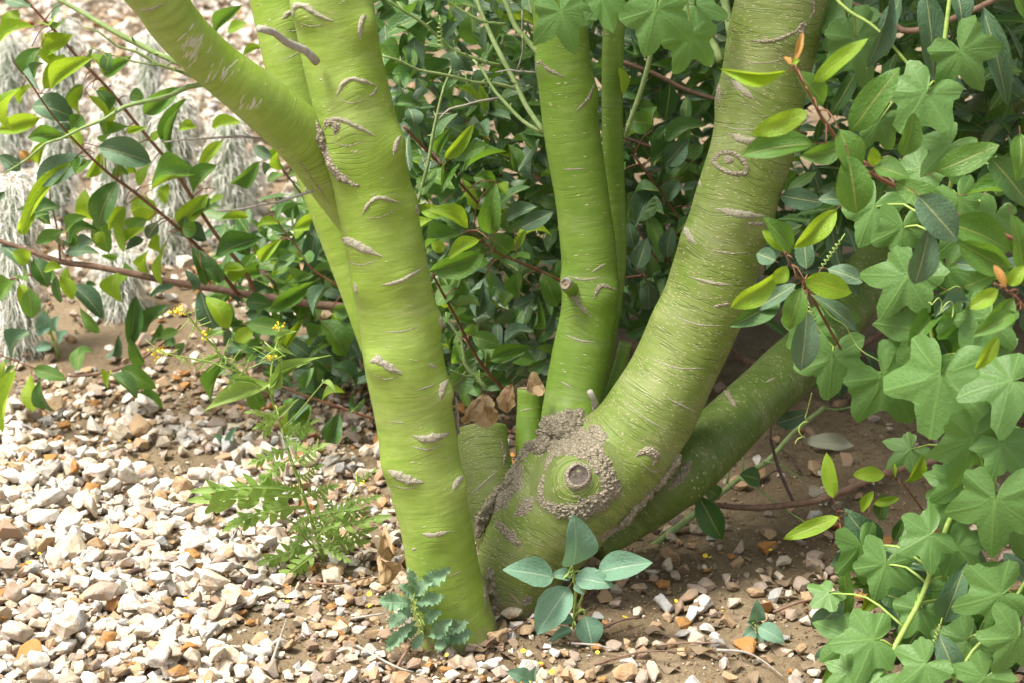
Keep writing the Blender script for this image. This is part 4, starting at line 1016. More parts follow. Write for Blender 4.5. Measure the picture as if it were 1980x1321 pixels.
LEFT = [(98, 172, 182, 110, 34, 'y', 3.4, 1), (85, 172, 125, 105, 36, 'm'), (62, 156, 70, 92, 38, 'm'), (42, 170, 28, 256, 33, 'm', 3.38), (63, 163, 38, 200, 18, 'y'), (77, 228, -6, 256, 32, 'y'),
 (145, 230, 62, 205, 48, 'g'), (140, 250, 158, 222, 30, 'm'), (140, 265, 104, 250, 30, 'g'), (160, 163, 130, 200, 24, 'd'), (160, 165, 154, 222, 20, 'm'), (205, 138, 214, 102, 27, 'd'), (170, 105, 200, 147, 24, 'y'),
 (172, 185, 205, 255, 29, 'y'), (212, 170, 192, 197, 20, 'm'), (185, 175, 212, 215, 24, 'd'), (250, 186, 278, 190, 26, 'm'), (278, 220, 350, 170, 32, 'm'), (331, 294, 358, 191, 18, 'd'), (345, 250, 380, 246, 20, 'y'),
 (290, 270, 327, 255, 19, 'y'), (246, 257, 285, 248, 13, 'y'), (202, 275, 250, 245, 30, 'd'), (190, 283, 293, 314, 50, 'g', 3.42), (200, 290, 228, 316, 31, 'd'), (198, 295, 168, 345, 22, 'y'), (165, 303, 70, 355, 48, 'g', 3.42),
 (141, 311, 42, 449, 28, 'y', 3.4), (228, 315, 245, 338, 29, 'd'), (250, 308, 262, 336, 15, 'y'), (293, 315, 267, 360, 22, 'm'), (293, 356, 388, 336, 44, 'd'), (293, 368, 388, 342, 18, 'y'), (65, 310, 37, 292, 17, 'o'), (85, 270, 75, 320, 20, 'y'),
 (430, 272, 385, 322, 22, 'm'), (418, 320, 372, 376, 32, 'd'), (467, 238, 411, 246, 23, 'y'), (502, 313, 447, 355, 28, 'm'), (524, 305, 490, 283, 21, 'g'), (550, 338, 516, 350, 19, 'd'), (558, 340, 587, 342, 20, 'd'), (405, 375, 338, 430, 33, 'm'),
 (425, 400, 372, 430, 40, 'd'), (433, 380, 405, 394, 16, 'y'), (480, 420, 423, 426, 15, 'm'), (325, 355, 320, 396, 20, 'y'), (545, 432, 497, 440, 17, 'y'), (620, 418, 565, 447, 26, 'y'), (618, 430, 600, 455, 26, 'g'), (350, 446, 360, 418, 29, 'd'),
 (68, 52, -8, 95, 28, 'y'), (35, 20, 8, 60, 30, 'y'), (118, 12, 100, 40, 32, 'g'), (60, 15, 10, 0, 30, 'g'), (83, 106, 142, 68, 36, 'm'), (78, 92, 60, 165, 36, 'm'), (415, 65, 470, 10, 26, 'd'), (440, 62, 478, 45, 22, 'y'), (470, 108, 505, 92, 16, 'y'),
 (115, 400, 58, 422, 33, 'd'), (68, 395, 35, 452, 22, 'y'), (40, 435, 52, 453, 22, 'y'), (70, 470, 122, 448, 25, 'd'), (128, 478, 128, 424, 11, 'm'), (132, 450, 166, 418, 28, 'm'), (132, 476, 195, 447, 20, 'd', 3.6, 1), (165, 400, 183, 425, 23, 'y'),
 (190, 400, 210, 490, 35, 'd'), (240, 400, 240, 488, 26, 'y'), (265, 375, 292, 427, 43, 'm'), (226, 350, 190, 440, 44, 'd'), (165, 365, 178, 425, 30, 'y'), (243, 400, 210, 446, 23, 'y'), (285, 425, 252, 457, 33, 'd'), (283, 440, 240, 473, 18, 'y'),
 (278, 462, 243, 483, 17, 'g'), (305, 430, 285, 462, 25, 'g'), (302, 450, 310, 488, 20, 'y'), (322, 468, 311, 553, 22, 'm'), (338, 450, 400, 466, 33, 'g'), (352, 440, 380, 446, 29, 'm'), (372, 480, 398, 552, 41, 'd'), (357, 522, 372, 566, 19, 'g'),
 (180, 465, 152, 478, 25, 'g'), (182, 452, 200, 470, 23, 'y'), (195, 495, 225, 500, 11, 'm'), (65, 500, 93, 556, 35, 'd'), (25, 485, 58, 505, 28, 'y'), (85, 525, 122, 518, 19, 'y'), (129, 517, 128, 557, 19, 'm'), (55, 560, 62, 616, 35, 'd'),
 (108, 533, 118, 586, 17, 'd'), (115, 535, 140, 580, 26, 'y'), (140, 552, 198, 617, 35, 'g'), (155, 595, 192, 645, 19, 'd'), (227, 527, 233, 584, 39, 'y'), (262, 570, 250, 672, 30, 'd'), (250, 650, 277, 706, 22, 'd'), (185, 550, 165, 563, 15, 'd'),
 (338, 552, 290, 575, 15, 'g'), (330, 590, 274, 643, 27, 'd'), (387, 560, 415, 636, 37, 'g'), (58, 640, 22, 692, 31, 'g'), (442, 636, 398, 575, 35, 'y', 3.4), (417, 495, 510, 460, 38, 'd'), (503, 505, 545, 462, 22, 'y', 3.5, 1), (525, 531, 530, 483, 20, 'y'),
 (520, 510, 600, 497, 20, 'y'), (597, 430, 570, 462, 23, 'y'), (612, 440, 600, 512, 30, 'g'), (611, 543, 520, 601, 29, 'm'), (475, 585, 527, 590, 31, 'd'), (478, 628, 562, 641, 31, 'd'), (620, 620, 668, 690, 50, 'd'), (662, 690, 690, 618, 24, 'm'),
 (645, 600, 685, 590, 27, 'm'), (643, 605, 660, 636, 17, 'y'), (587, 615, 540, 700, 16, 'm'), (490, 635, 455, 660, 27, 'y'), (65, 715, 127, 735, 26, 'm'), (78, 735, 105, 795, 23, 'd'), (215, 725, 265, 770, 28, 'd'), (235, 712, 303, 752, 35, 'd'),
 (268, 760, 315, 790, 17, 'd'), (30, 715, 6, 836, 38, 'm', 3.35), (230, 650, 203, 690, 17, 'g'), (345, 640, 310, 655, 21, 'd'), (565, 720, 595, 746, 29, 'g'), (668, 760, 622, 775, 23, 'm'), (700, 715, 660, 736, 28, 'g'), (440, 690, 410, 776, 23, 'd'),
 (484, 745, 505, 790, 31, 'd'), (648, 805, 630, 856, 21, 'd'), (690, 825, 668, 886, 23, 'd'), (565, 785, 572, 850, 14, 'm'), (640, 640, 600, 670, 30, 'd'), (560, 660, 600, 690, 26, 'g'), (70, 95, 118, 130, 20, 'y'), (0, 300, 40, 330, 24, 'g'), (10, 370, -12, 410, 24, 'g'),
 (150, 690, 180, 680, 20, 'd'), (640, 710, 690, 745, 34, 'd'), (600, 690, 640, 720, 30, 'd'), (520, 670, 560, 690, 26, 'd'), (395, 520, 430, 545, 26, 'd'), (440, 530, 480, 520, 28, 'm'), (540, 560, 580, 585, 26, 'd')]
rq = random.Random(8)
LEFT = [r[:5] + ((('m' if rq.random() < .5 else r[5]) if r[5] == 'd' else ('y' if r[5] == 'm' and rq.random() < .45 else r[5])),) + r[6:] for r in LEFT]
sl.traced(LEFT, 3.55, 0.05)
sl.along(60, 'dmmmyyg', 0.045, 0.075)
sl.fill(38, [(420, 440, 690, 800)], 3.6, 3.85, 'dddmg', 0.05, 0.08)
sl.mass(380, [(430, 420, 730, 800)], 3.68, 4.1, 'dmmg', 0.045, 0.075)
sl.finish()
print('left shrub leaves', sl.n)

# ------------------------------------------------------------------ shrub between the stems
sc = Shrub('dense_shrub', G(930, 700), 'dense dark leaved shrub growing behind and between the green stems', 'shrub', 31)
sc.branch('stem_red', [(923, 392), (895, 360), (866, 332), (831, 297), (805, 270), (780, 244)], 6, 8, 3.28, 3.2)
sc.branch('stem_red', [(1110, 556), (1050, 527), (1000, 505), (967, 492), (930, 466), (912, 450), (899, 448)], 9, 3, 3.3, 3.2)
sc.branch('stem_red', [(1010, 790), (972, 752), (932, 706), (905, 661), (885, 621), (860, 575), (835, 528)], 9, 6, 3.35, 3.2)
sc.branch('stem_brown', [(1110, 400), (1064, 361), (993, 311), (933, 262), (880, 222), (852, 201)], 12, 8, 3.6, 3.7)
sc.branch('stem_dark', [(1080, 340), (1000, 338), (920, 342), (870, 340), (800, 350)], 6, 5, 3.8, 3.8)
sc.branch('stem_brown', [(820, 610), (870, 620), (930, 628), (1000, 640), (1060, 630)], 12, 10, 3.75, 3.8)
sc.branch('stem_dark', [(760, 100), (800, 140), (850, 190), (900, 250), (930, 330)], 7, 6, 3.9, 3.8)
CENTRE = [(948, 452, 960, 355, 39, 'm', 3.12), (962, 440, 978, 410, 24, 'm'), (905, 441, 825, 405, 31, 'y', 3.15), (921, 440, 942, 407, 9, 'y'), (928, 464, 866, 502, 26, 'y', 3.14), (936, 492, 829, 524, 43, 'm', 3.18), (945, 455, 985, 490, 46, 'm'),
 (982, 485, 1016, 446, 18, 'y'), (860, 308, 916, 240, 24, 'y', 3.15), (876, 306, 940, 283, 28, 'm'), (897, 328, 978, 293, 26, 'm'), (960, 352, 915, 342, 32, 'm', 3.25, 1), (963, 355, 980, 378, 20, 'y'), (964, 395, 1025, 361, 24, 'd'),
 (978, 425, 1040, 400, 28, 'g'), (1005, 442, 1070, 410, 30, 'g'), (812, 316, 788, 314, 13, 'y'), (850, 400, 890, 367, 33, 'd'), (830, 428, 860, 460, 26, 'd'), (838, 462, 856, 488, 22, 'y'), (1050, 528, 1078, 592, 35, 'm'), (1003, 522, 1006, 577, 28, 'm'),
 (994, 567, 972, 592, 26, 'm'), (1040, 570, 1029, 637, 16, 'm'), (913, 650, 966, 669, 31, 'm'), (950, 697, 1028, 670, 29, 'm'), (875, 622, 922, 626, 16, 'm'), (892, 615, 919, 612, 19, 'd'), (882, 660, 877, 704, 24, 'm'), (880, 560, 842, 588, 36, 'm'),
 (857, 568, 848, 530, 16, 'm'), (869, 556, 892, 524, 20, 'm'), (944, 525, 948, 562, 16, 'm'), (935, 545, 922, 614, 22, 'g'), (915, 575, 950, 619, 42, 'g', 3.45), (975, 668, 1032, 640, 32, 'g', 3.4), (1000, 725, 1025, 680, 32, 'g', 3.4), (870, 750, 920, 695, 45, 'd'),
 (897, 752, 932, 742, 38, 'd'), (1020, 715, 1058, 692, 22, 'd'), (790, 210, 800, 250, 34, 'g', 3.3), (780, 180, 770, 240, 34, 'd', 3.4), (1052, 640, 1070, 600, 26, 'g', 3.4), (985, 640, 1010, 600, 26, 'd', 3.4), (900, 700, 935, 672, 28, 'd', 3.35)]
sc.traced(CENTRE, 3.28, 0.05)
sc.along(70, 'ddmmg', 0.045, 0.075)
sc.fill(185, [(730, 0, 1050, 300), (790, 250, 1090, 560), (830, 520, 1090, 760)], 3.35, 3.75, 'ddddmmggy', 0.045, 0.08)
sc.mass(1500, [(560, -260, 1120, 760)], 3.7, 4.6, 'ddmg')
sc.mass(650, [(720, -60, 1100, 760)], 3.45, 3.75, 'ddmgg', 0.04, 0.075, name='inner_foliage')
sc.canopy(1300, (-0.5, 3.9, 1.1), (0.4, 5.2, 1.8), 'dm', 0.06, 0.10)  # unseen leaves added above to darken the inside of the shrub
sc.finish()
print('centre leaves', sc.n)
# ------------------------------------------------------------------ shrub behind the leaning trunk
sr = Shrub('dense_shrub', G(1300, 700), 'shaded shrub with brown twigs behind the leaning wrinkled trunk', 'shrub', 41)
sr.branch('stem_brown', [(1200, 118), (1260, 140), (1330, 175), (1400, 197), (1480, 230), (1560, 260)], 9, 8, 3.5, 3.5)
sr.branch('stem_red', [(1225, 300), (1262, 350), (1296, 398), (1330, 450), (1360, 520)], 6, 5, 3.4, 3.45)
sr.branch('stem_dark', [(1190, 260), (1260, 285), (1330, 310), (1400, 330)], 8, 6, 3.6, 3.6)
sr.branch('stem_red', [(1190, 540), (1240, 533), (1290, 527), (1330, 520)], 6, 5, 3.5, 3.5)
sr.branch('stem_brown', [(1230, 430), (1255, 480), (1300, 540)], 5, 4, 3.45, 3.5)
sr.branch('stem_dark', [(1400, 655), (1430, 690), (1462, 725), (1500, 770)], 7, 8, 3.4, 3.4)
sr.branch('stem_brown', [(1760, 610), (1710, 640), (1672, 665), (1600, 700), (1520, 720), (1420, 690)], 12, 14, 3.75, 3.8)
BEH = [(1210, 232, 1262, 240, 40, 'm', 3.35), (1262, 245, 1270, 205, 30, 'm', 3.35), (1285, 285, 1365, 240, 36, 'd'), (1285, 320, 1330, 270, 40, 'g'), (1210, 268, 1240, 255, 22, 'm'), (1196, 130, 1205, 185, 24, 'y', 3.14), (1185, 350, 1210, 312, 28, 'm'),
 (1225, 385, 1275, 370, 34, 'd'), (1330, 395, 1385, 378, 40, 'd'), (1232, 520, 1252, 460, 34, 'g'), (1250, 545, 1255, 600, 40, 'g'), (1290, 500, 1300, 440, 30, 'g'), (1225, 480, 1215, 430, 26, 'g'), (1315, 350, 1290, 390, 30, 'g'), (1220, 420, 1270, 400, 30, 'd'), (1310, 450, 1340, 420, 26, 'd')]
sr.traced(BEH, 3.42, 0.04)
sr.along(40, 'ddgm', 0.05, 0.08)
sr.fill(215, [(1170, 0, 1420, 330), (1190, 300, 1380, 660), (1400, 350, 1640, 600), (1560, 0, 1980, 420)], 3.45, 3.9, 'dddggm', 0.05, 0.085)
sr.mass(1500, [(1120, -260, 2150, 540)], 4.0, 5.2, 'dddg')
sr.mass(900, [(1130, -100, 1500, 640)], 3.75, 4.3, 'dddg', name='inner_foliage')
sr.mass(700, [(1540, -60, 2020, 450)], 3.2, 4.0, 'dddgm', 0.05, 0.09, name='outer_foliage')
sr.canopy(2600, (0.95, 3.15, 0.1), (2.4, 4.9, 1.3), 'dmd', 0.06, 0.10)  # side leaf mass added to stop light leaking in
sr.canopy(5200, (0.25, 3.05, 1.25), (2.4, 4.9, 2.1), 'dmd', 0.07, 0.12)  # unseen leaf roof added to shade the soil behind the trunks
sr.canopy(5200, (-0.42, 2.75, 1.42), (1.0, 4.2, 2.3), 'my', 0.04, 0.075, tree)  # unseen crown over the stems, placed to shade the soil beside them
sr.finish()

# ------------------------------------------------------------------ shrub leaning in over the vine
sf = Shrub('leafy_shrub', Vector((1.15, 2.75, gz(1.15, 2.75))), 'shrub with broad pale ribbed leaves and red shoot tips hanging over the vine', 'shrub', 51)
sf.branch('stem_red', [(1640, 310), (1608, 254), (1588, 226), (1570, 190), (1550, 157), (1535, 125), (1528, 112)], 10, 5, 2.50, 2.44)
sf.branch('stem_red', [(1980, 470), (1880, 430), (1780, 380), (1720, 355), (1683, 335), (1660, 325), (1632, 300)], 13, 9, 2.55, 2.48)
sf.branch('stem_red', [(1640, 700), (1600, 630), (1566, 568), (1549, 543), (1530, 512), (1513, 484)], 7, 4, 2.75, 2.66)
sf.branch('stem_red', [(2060, 680), (2000, 620), (1965, 575), (1940, 558), (1922, 548)], 9, 5, 2.40, 2.36)
sf.branch('stem_red', [(1740, 1120), (1700, 1060), (1650, 1010), (1622, 1000), (1612, 963)], 6, 3, 2.72, 2.70)
sf.branch('stem_brown', [(1480, -60), (1700, 30), (1760, 60), (1880, 20), (1990, -40)], 12, 12, 3.0, 2.9)
sf.branch('stem_brown', [(1810, 890), (1720, 912), (1640, 946), (1580, 968), (1530, 976), (1460, 982), (1400, 979), (1350, 970), (1290, 962)], 17, 10, 3.05, 3.10)
sf.branch('stem_dark', [(1535, 972), (1515, 930), (1500, 890), (1490, 850)], 7, 6, 3.1, 3.2)
sf.branch('stem_red', [(1800, 1010), (1765, 960), (1745, 935), (1728, 922)], 6, 3, 2.8, 2.75)
RIGHT = [(1521, 137, 1390, 132, 24, 'y', 2.42, 1), (1575, 159, 1679, 74, 30, 'y', 2.44), (1562, 216, 1452, 260, 38, 'y', 2.44), (1574, 278, 1432, 302, 50, 'm', 2.44), (1541, 140, 1592, 202, 42, 'm', 2.5), (1645, 255, 1740, 130, 54, 'm', 2.46),
 (1622, 250, 1652, 345, 52, 'm', 2.44), (1640, 300, 1656, 413, 64, 'm', 2.42), (1628, 284, 1548, 302, 38, 'm', 2.47), (1745, 302, 1766, 218, 42, 'm', 2.46), (1692, 320, 1688, 285, 23, 'y', 2.44), (1690, 322, 1758, 346, 40, 'm', 2.44), (1537, 120, 1552, 62, 12, 'o', 2.42), (1530, 125, 1516, 110, 10, 'o', 2.43), (1532, 122, 1546, 116, 12, 'y', 2.43),
 (1730, 352, 1846, 416, 46, 'm', 2.43), (1775, 378, 1852, 466, 66, 'g', 2.40), (1797, 440, 1768, 550, 50, 'g', 2.42), (1830, 430, 1952, 486, 62, 'm', 2.45), (1852, 467, 1952, 521, 52, 'm', 2.43), (1955, 415, 1976, 522, 46, 'm', 2.40), (1862, 556, 1928, 530, 32, 'm', 2.45),
 (1945, 556, 1922, 512, 15, 'o', 2.36), (1950, 552, 1986, 512, 27, 'y', 2.36), (1930, 560, 1874, 597, 29, 'y', 2.36), (1960, 575, 1890, 642, 42, 'm', 2.38), (1962, 605, 1880, 652, 32, 'm', 2.37), (1930, 650, 1885, 716, 24, 'y', 2.36), (1810, 332, 1932, 280, 48, 'm', 2.46), (1916, 305, 1986, 392, 58, 'd', 2.44), (1972, 258, 1966, 352, 52, 'm', 2.44),
 (1790, -14, 1805, 152, 56, 'g', 2.8), (1900, 12, 1948, 206, 42, 'g', 2.75), (1726, -24, 1675, 132, 32, 'g', 2.8), (1745, -14, 1700, 110, 34, 'g', 2.85), (1660, 130, 1605, 226, 27, 'd', 2.95), (1848, -20, 1858, 60, 40, 'g', 2.8), (1508, 378, 1592, 393, 38, 'g', 2.9), (1582, 386, 1640, 386, 24, 'g', 2.85), (1960, -10, 1990, 50, 30, 'm', 2.7),
 (1618, 405, 1535, 480, 36, 'y', 2.68), (1528, 490, 1474, 420, 40, 'm', 2.66), (1515, 486, 1474, 444, 18, 'y', 2.64), (1510, 525, 1413, 595, 38, 'y', 2.66), (1522, 515, 1497, 547, 28, 'y', 2.63), (1556, 540, 1647, 566, 44, 'y', 2.66), (1550, 555, 1525, 637, 42, 'm', 2.65), (1540, 550, 1455, 602, 28, 'g', 2.70), (1510, 575, 1411, 632, 38, 'd', 2.73),
 (1570, 570, 1657, 640, 28, 'g', 2.68), (1578, 562, 1662, 627, 40, 'd', 2.71), (1560, 600, 1548, 717, 48, 'g', 2.69), (1560, 520, 1555, 453, 36, 'g', 2.72), (1600, 520, 1670, 546, 32, 'g', 2.76), (1500, 505, 1463, 490, 32, 'g', 2.76), (1620, 540, 1662, 570, 26, 'g', 2.75),
 (1612, 963, 1598, 875, 28, 'y', 2.70), (1622, 1000, 1514, 1043, 28, 'y', 2.70), (1695, 1062, 1632, 984, 58, 'g', 2.69), (1710, 918, 1649, 918, 27, 'y', 2.74), (1750, 932, 1785, 877, 30, 'y', 2.74), (1665, 990, 1690, 950, 18, 'y', 2.75), (1690, 975, 1739, 963, 16, 'y', 2.76), (1728, 925, 1727, 894, 8, 'y', 2.74), (1700, 1006, 1712, 954, 26, 'd', 2.78), (1750, 1000, 1730, 1046, 24, 'd', 2.76),
 (1620, 1065, 1672, 1106, 36, 'g', 2.72), (1725, 1120, 1812, 1126, 56, 'g', 2.62), (1700, 1145, 1760, 1166, 42, 'd', 2.66), (1825, 1202, 1870, 1084, 48, 'g', 2.55), (1870, 1110, 1946, 1090, 22, 'm', 2.55), (1940, 1070, 1980, 1122, 32, 'g', 2.55), (1630, 1090, 1640, 1202, 26, 'm', 2.66), (1572, 1216, 1632, 1164, 42, 'g', 2.66), (1752, 1252, 1786, 1198, 52, 'd', 2.6), (1815, 1226, 1852, 1318, 44, 'g', 2.5), (1630, 1270, 1646, 1322, 42, 'd', 2.6),
 (1352, 960, 1396, 1044, 46, 'd', 3.0), (1390, 962, 1360, 940, 30, 'd', 3.02), (1470, 930, 1430, 918, 36, 'd', 3.15), (1500, 820, 1560, 800, 30, 'g', 3.2), (1590, 1150, 1560, 1130, 20, 'm', 2.68), (1600, 1250, 1580, 1290, 24, 'g', 2.64), (1660, 1200, 1620, 1240, 40, 'm', 2.62)]
sf.traced(RIGHT, 2.6, 0.012, 0.45, True)
sf.fill(46, [(1600, 1060, 1980, 1321), (1780, 300, 1980, 700)], 2.62, 2.75, 'mmygg', 0.05, 0.085, 0.02)
sf.finish()

# ------------------------------------------------------------------ the climbing vine
vine = Shrub('climbing_vine', Vector((1.05, 2.95, gz(1.05, 2.95))), 'climbing vine with broad five lobed speckled leaves and coiled tendrils', 'vine', 61)
vine.branch('stem_lime', [(1870, 930), (1830, 1020), (1810, 1077), (1782, 1154), (1750, 1215), (1722, 1267), (1697, 1330)], 10, 12, 2.62, 2.5, 'stem')
vine.branch('stem_lime', [(1840, -30), (1835, 10), (1826, 81), (1815, 155), (1830, 260), (1840, 350), (1800, 450), (1790, 560), (1810, 680), (1850, 800), (1870, 930)], 9, 10, 2.8, 2.66, 'stem')
vine.branch('stem_lime', [(1820, 700), (1760, 690), (1708, 722), (1650, 700), (1600, 660), (1560, 600)], 6, 4, 2.75, 2.78, 'stem')
vine.branch('stem_lime', [(1000, -30), (1080, 0), (1160, -12), (1270, 0), (1380, -20), (1480, -40)], 6, 6, 2.86, 2.84, 'stem')
vine.branch('stem_lime', [(1600, -20), (1640, 20), (1700, 60), (1790, 165), (1826, 200)], 6, 6, 2.9, 2.8, 'stem')
vine.branch('stem_lime', [(1860, 940), (1920, 960), (1990, 1000)], 8, 8, 2.62, 2.5, 'stem')
vine.branch('stem_lime', [(1985, 1120), (1930, 1210), (1880, 1260), (1840, 1330)], 7, 7, 2.52, 2.46, 'stem')
VL = [(1085, 22, 1112, 98, 2.80), (1165, 0, 1182, 50, 2.82), (1268, 18, 1248, 108, 2.78), (1335, 70, 1308, 146, 2.85), (1345, 10, 1400, 30, 2.9), (1640, 35, 1600, 95, 2.95), (1655, 75, 1700, 175, 2.92), (1858, 98, 1902, 170, 2.70), (1790, 180, 1735, 268, 2.68), (1838, 280, 1790, 330, 2.70),
 (1700, 235, 1660, 300, 2.85), (1745, 440, 1740, 505, 2.74), (1755, 535, 1705, 612, 2.70), (1830, 520, 1850, 600, 2.72), (1690, 400, 1660, 470, 2.80), (1855, 385, 1880, 450, 2.66), (1925, 415, 1905, 470, 2.64), (1610, 692, 1602, 788, 2.74), (1710, 730, 1770, 815, 2.70), (1800, 640, 1740, 730, 2.70),
 (1820, 727, 1795, 850, 2.60), (1882, 848, 1860, 962, 2.56), (1955, 738, 1860, 755, 2.55), (1915, 615, 1880, 690, 2.64), (1925, 968, 1912, 1075, 2.50), (1798, 1035, 1742, 1066, 2.56), (1712, 1092, 1690, 1160, 2.60), (1688, 1238, 1606, 1242, 2.52), (1935, 1150, 1840, 1182, 2.46), (1968, 1232, 1930, 1310, 2.44),
 (1790, 1285, 1735, 1330, 2.46), (1905, 1310, 1850, 1370, 2.44), (1602, 1148, 1575, 1170, 2.62), (1850, 935, 1800, 985, 2.62), (1960, 330, 1990, 400, 2.7), (1900, 700, 1960, 660, 2.66), (1760, 870, 1720, 900, 2.78), (1940, 860, 1990, 920, 2.56), (1850, 1060, 1900, 1120, 2.6), (1780, 1180, 1740, 1230, 2.58), (1870, 1240, 1820, 1290, 2.54), (1560, 640, 1580, 700, 2.82), (1900, 560, 1960, 600, 2.72), (1960, 1010, 1990, 1080, 2.6), (1700, 1310, 1650, 1350, 2.5), (1640, 1300, 1600, 1330, 2.52), (1860, 450, 1810, 500, 2.78), (1780, 330, 1740, 380, 2.8)]
rs = vine.rs
for _ in range(26):
    bx_ = rs.choice(((1620, 1050, 1985, 1330), (1620, 1150, 1985, 1330), (1780, 560, 1985, 1000))); cx_, cy_ = rs.uniform(bx_[0], bx_[2]), rs.uniform(bx_[1], bx_[3]); an_ = rs.uniform(.6, 2.5); l_ = rs.uniform(50, 95)
    VL.append((cx_, cy_, cx_ + l_ * math.cos(an_), cy_ + l_ * math.sin(an_), rs.uniform(2.60, 2.74)))
for i, (cx, cy, tx, ty, Y) in enumerate(VL):
    C_p = P(cx, cy, Y); T_p = P(tx, ty, Y - 0.01); ax = T_p - C_p
    sz = ax.length * rs.uniform(0.88, 1.08)
    if sz < 0.05: sz *= 1.15
    up = Vector((rs.gauss(0, .25), -0.8 + rs.gauss(0, .15), 0.55 + rs.gauss(0, .2)))
    leaf_at(VINE[(i * 5) % 12], C_p, ax, up, sz, sz * rs.uniform(0.92, 1.06), vine.root, 'lobed_leaf'); vine.n += 1
    vine.petiole(C_p + Vector((0, 0.004, -0.002)), 0.0016, 0.25)
def tendril(a, b, Y0, Y1, turns, rad, straight=0.3):
    A = P(*a, Y0); B = P(*b, Y1); ax = B - A; x, y, z = frame(ax, Vector((0, -1, 0.2))); rows = []
    for i in range(int(turns * 9) + 14):
        t = i / (turns * 9 + 13); q = max(0, (t - straight) / (1 - straight))
        r = rad * min(1, q * 4); an = q * turns * 2 * PI
        rows.append((*(A + ax * t + x * r * math.cos(an) + z * r * math.sin(an)), 0.0009))
    V, F, tc = tube(rows, 5, 0.004); mobj('tendril', mesh_of('tendril', V, F, M['stem_lime']), vine.root)
tendril((1634, 452), (1586, 520), 2.74, 2.72, 8, 0.0028, 0.1); tendril((1560, 575), (1582, 648), 2.7, 2.68, 8, 0.0028, 0.15); tendril((1568, 570), (1700, 706), 2.66, 2.68, 1.5, 0.004, 0.2)
tendril((1795, 585), (1845, 600), 2.62, 2.60, 2.0, 0.010, 0.1); tendril((1822, 1195), (1800, 1262), 2.5, 2.48, 8, 0.0028, 0.1); tendril((850, 30), (852, 95), 3.12, 3.1, 7, 0.004, 0.1); tendril((1570, 760), (1545, 860), 2.75, 2.8, 2, 0.006, 0.4)
vine.finish()

# ------------------------------------------------------------------ small plants
OV = [leaf_mesh('leaf', L['b'], 81 + i, wave=0.03, sag=0.08, fold=0.25, power=0.8, fat=0.38, nu=14, petiole=0.25, pmat=M['stem_lime'], teeth=5, tdepth=0.07 * (i % 2)) for i in range(4)]
def seedling(name, base, label, leaves, Y, stem_pts, protos=OV, sw=6, mat='stem_lime'):
    sh = Shrub(name, G(*base), label, 'seedling', 71)
    Yb = G(*base).y
    for pts in stem_pts: sh.branch(mat, pts, sw, sw * .6, Yb, Yb - 0.02, 'stem')
    for i, (bx, by, tx, ty, w) in enumerate(leaves):
        Yl = Yb - 0.02 - 0.025 * ((i * 7) % 4) / 4
        B = P(bx, by, Yl); T = P(tx, ty, Yl - 0.015); ax = T - B
        leaf_at(protos[i % len(protos)], B, ax, Vector((sh.rs.gauss(0, .2), -0.75, 0.7)), ax.length, w * m_per_px(bx, by, Yl) * 1.08, sh.root)
        x, y, z = frame(ax, Vector((0, -.75, .7))); sh.petiole(B - y * ax.length * .2, 0.0014, 0.2)
    sh.finish(); return sh
seedling('seedling', (1110, 1225), 'seedling with large blue green pointed leaves at the trunk foot',
 [(1108, 1094, 1108, 994, 74), (1070, 1117, 972, 1102, 56), (1156, 1107, 1263, 1089, 54), (1100, 1135, 1038, 1227, 64), (1104, 1114, 1064, 1113, 24), (1112, 1118, 1188, 1133, 44), (1132, 1192, 1146, 1254, 50), (1106, 1192, 1080, 1206, 26), (1105, 1216, 1062, 1240, 18), (1112, 1130, 1130, 1150, 18)],
 2.75, [[(1108, 1228), (1110, 1190), (1113, 1150), (1110, 1118), (1107, 1096)], [(1110, 1190), (1122, 1165), (1130, 1140)], [(1112, 1200), (1124, 1178), (1132, 1190)]])
seedling('seedling', (1465, 1228), 'tiny pale green seedling with five rounded leaves among stones and litter',
 [(1462, 1202, 1464, 1160, 30), (1466, 1212, 1517, 1243, 36), (1460, 1220, 1436, 1232, 25), (1465, 1224, 1469, 1257, 21), (1459, 1212, 1444, 1202, 16)], 2.75, [[(1464, 1230), (1463, 1215), (1462, 1204)]], sw=4)
seedling('seedling', (1026, 1318), 'low seedling with two broad leaves on the open soil', [(1022, 1316, 980, 1298, 32), (1028, 1316, 1036, 1288, 19), (1024, 1319, 1010, 1330, 16)], 2.6, [[(1026, 1322), (1026, 1314)]], sw=4)
seedling('seedling', (110, 690), 'upright pale weed seedling in front of the hairy cactus', [(92, 640, 80, 600, 34), (105, 640, 112, 610, 22), (100, 668, 66, 678, 18), (112, 660, 132, 640, 22), (96, 625, 70, 650, 24)], 3.9, [[(116, 695), (104, 660), (94, 630), (90, 600)]], sw=6)
seedling('seedling', (440, 868), 'sprout with two narrow green leaves on gravel', [(438, 862, 412, 838, 14), (441, 860, 458, 825, 14)], 3.4, [[(440, 870), (440, 858)]], sw=3)
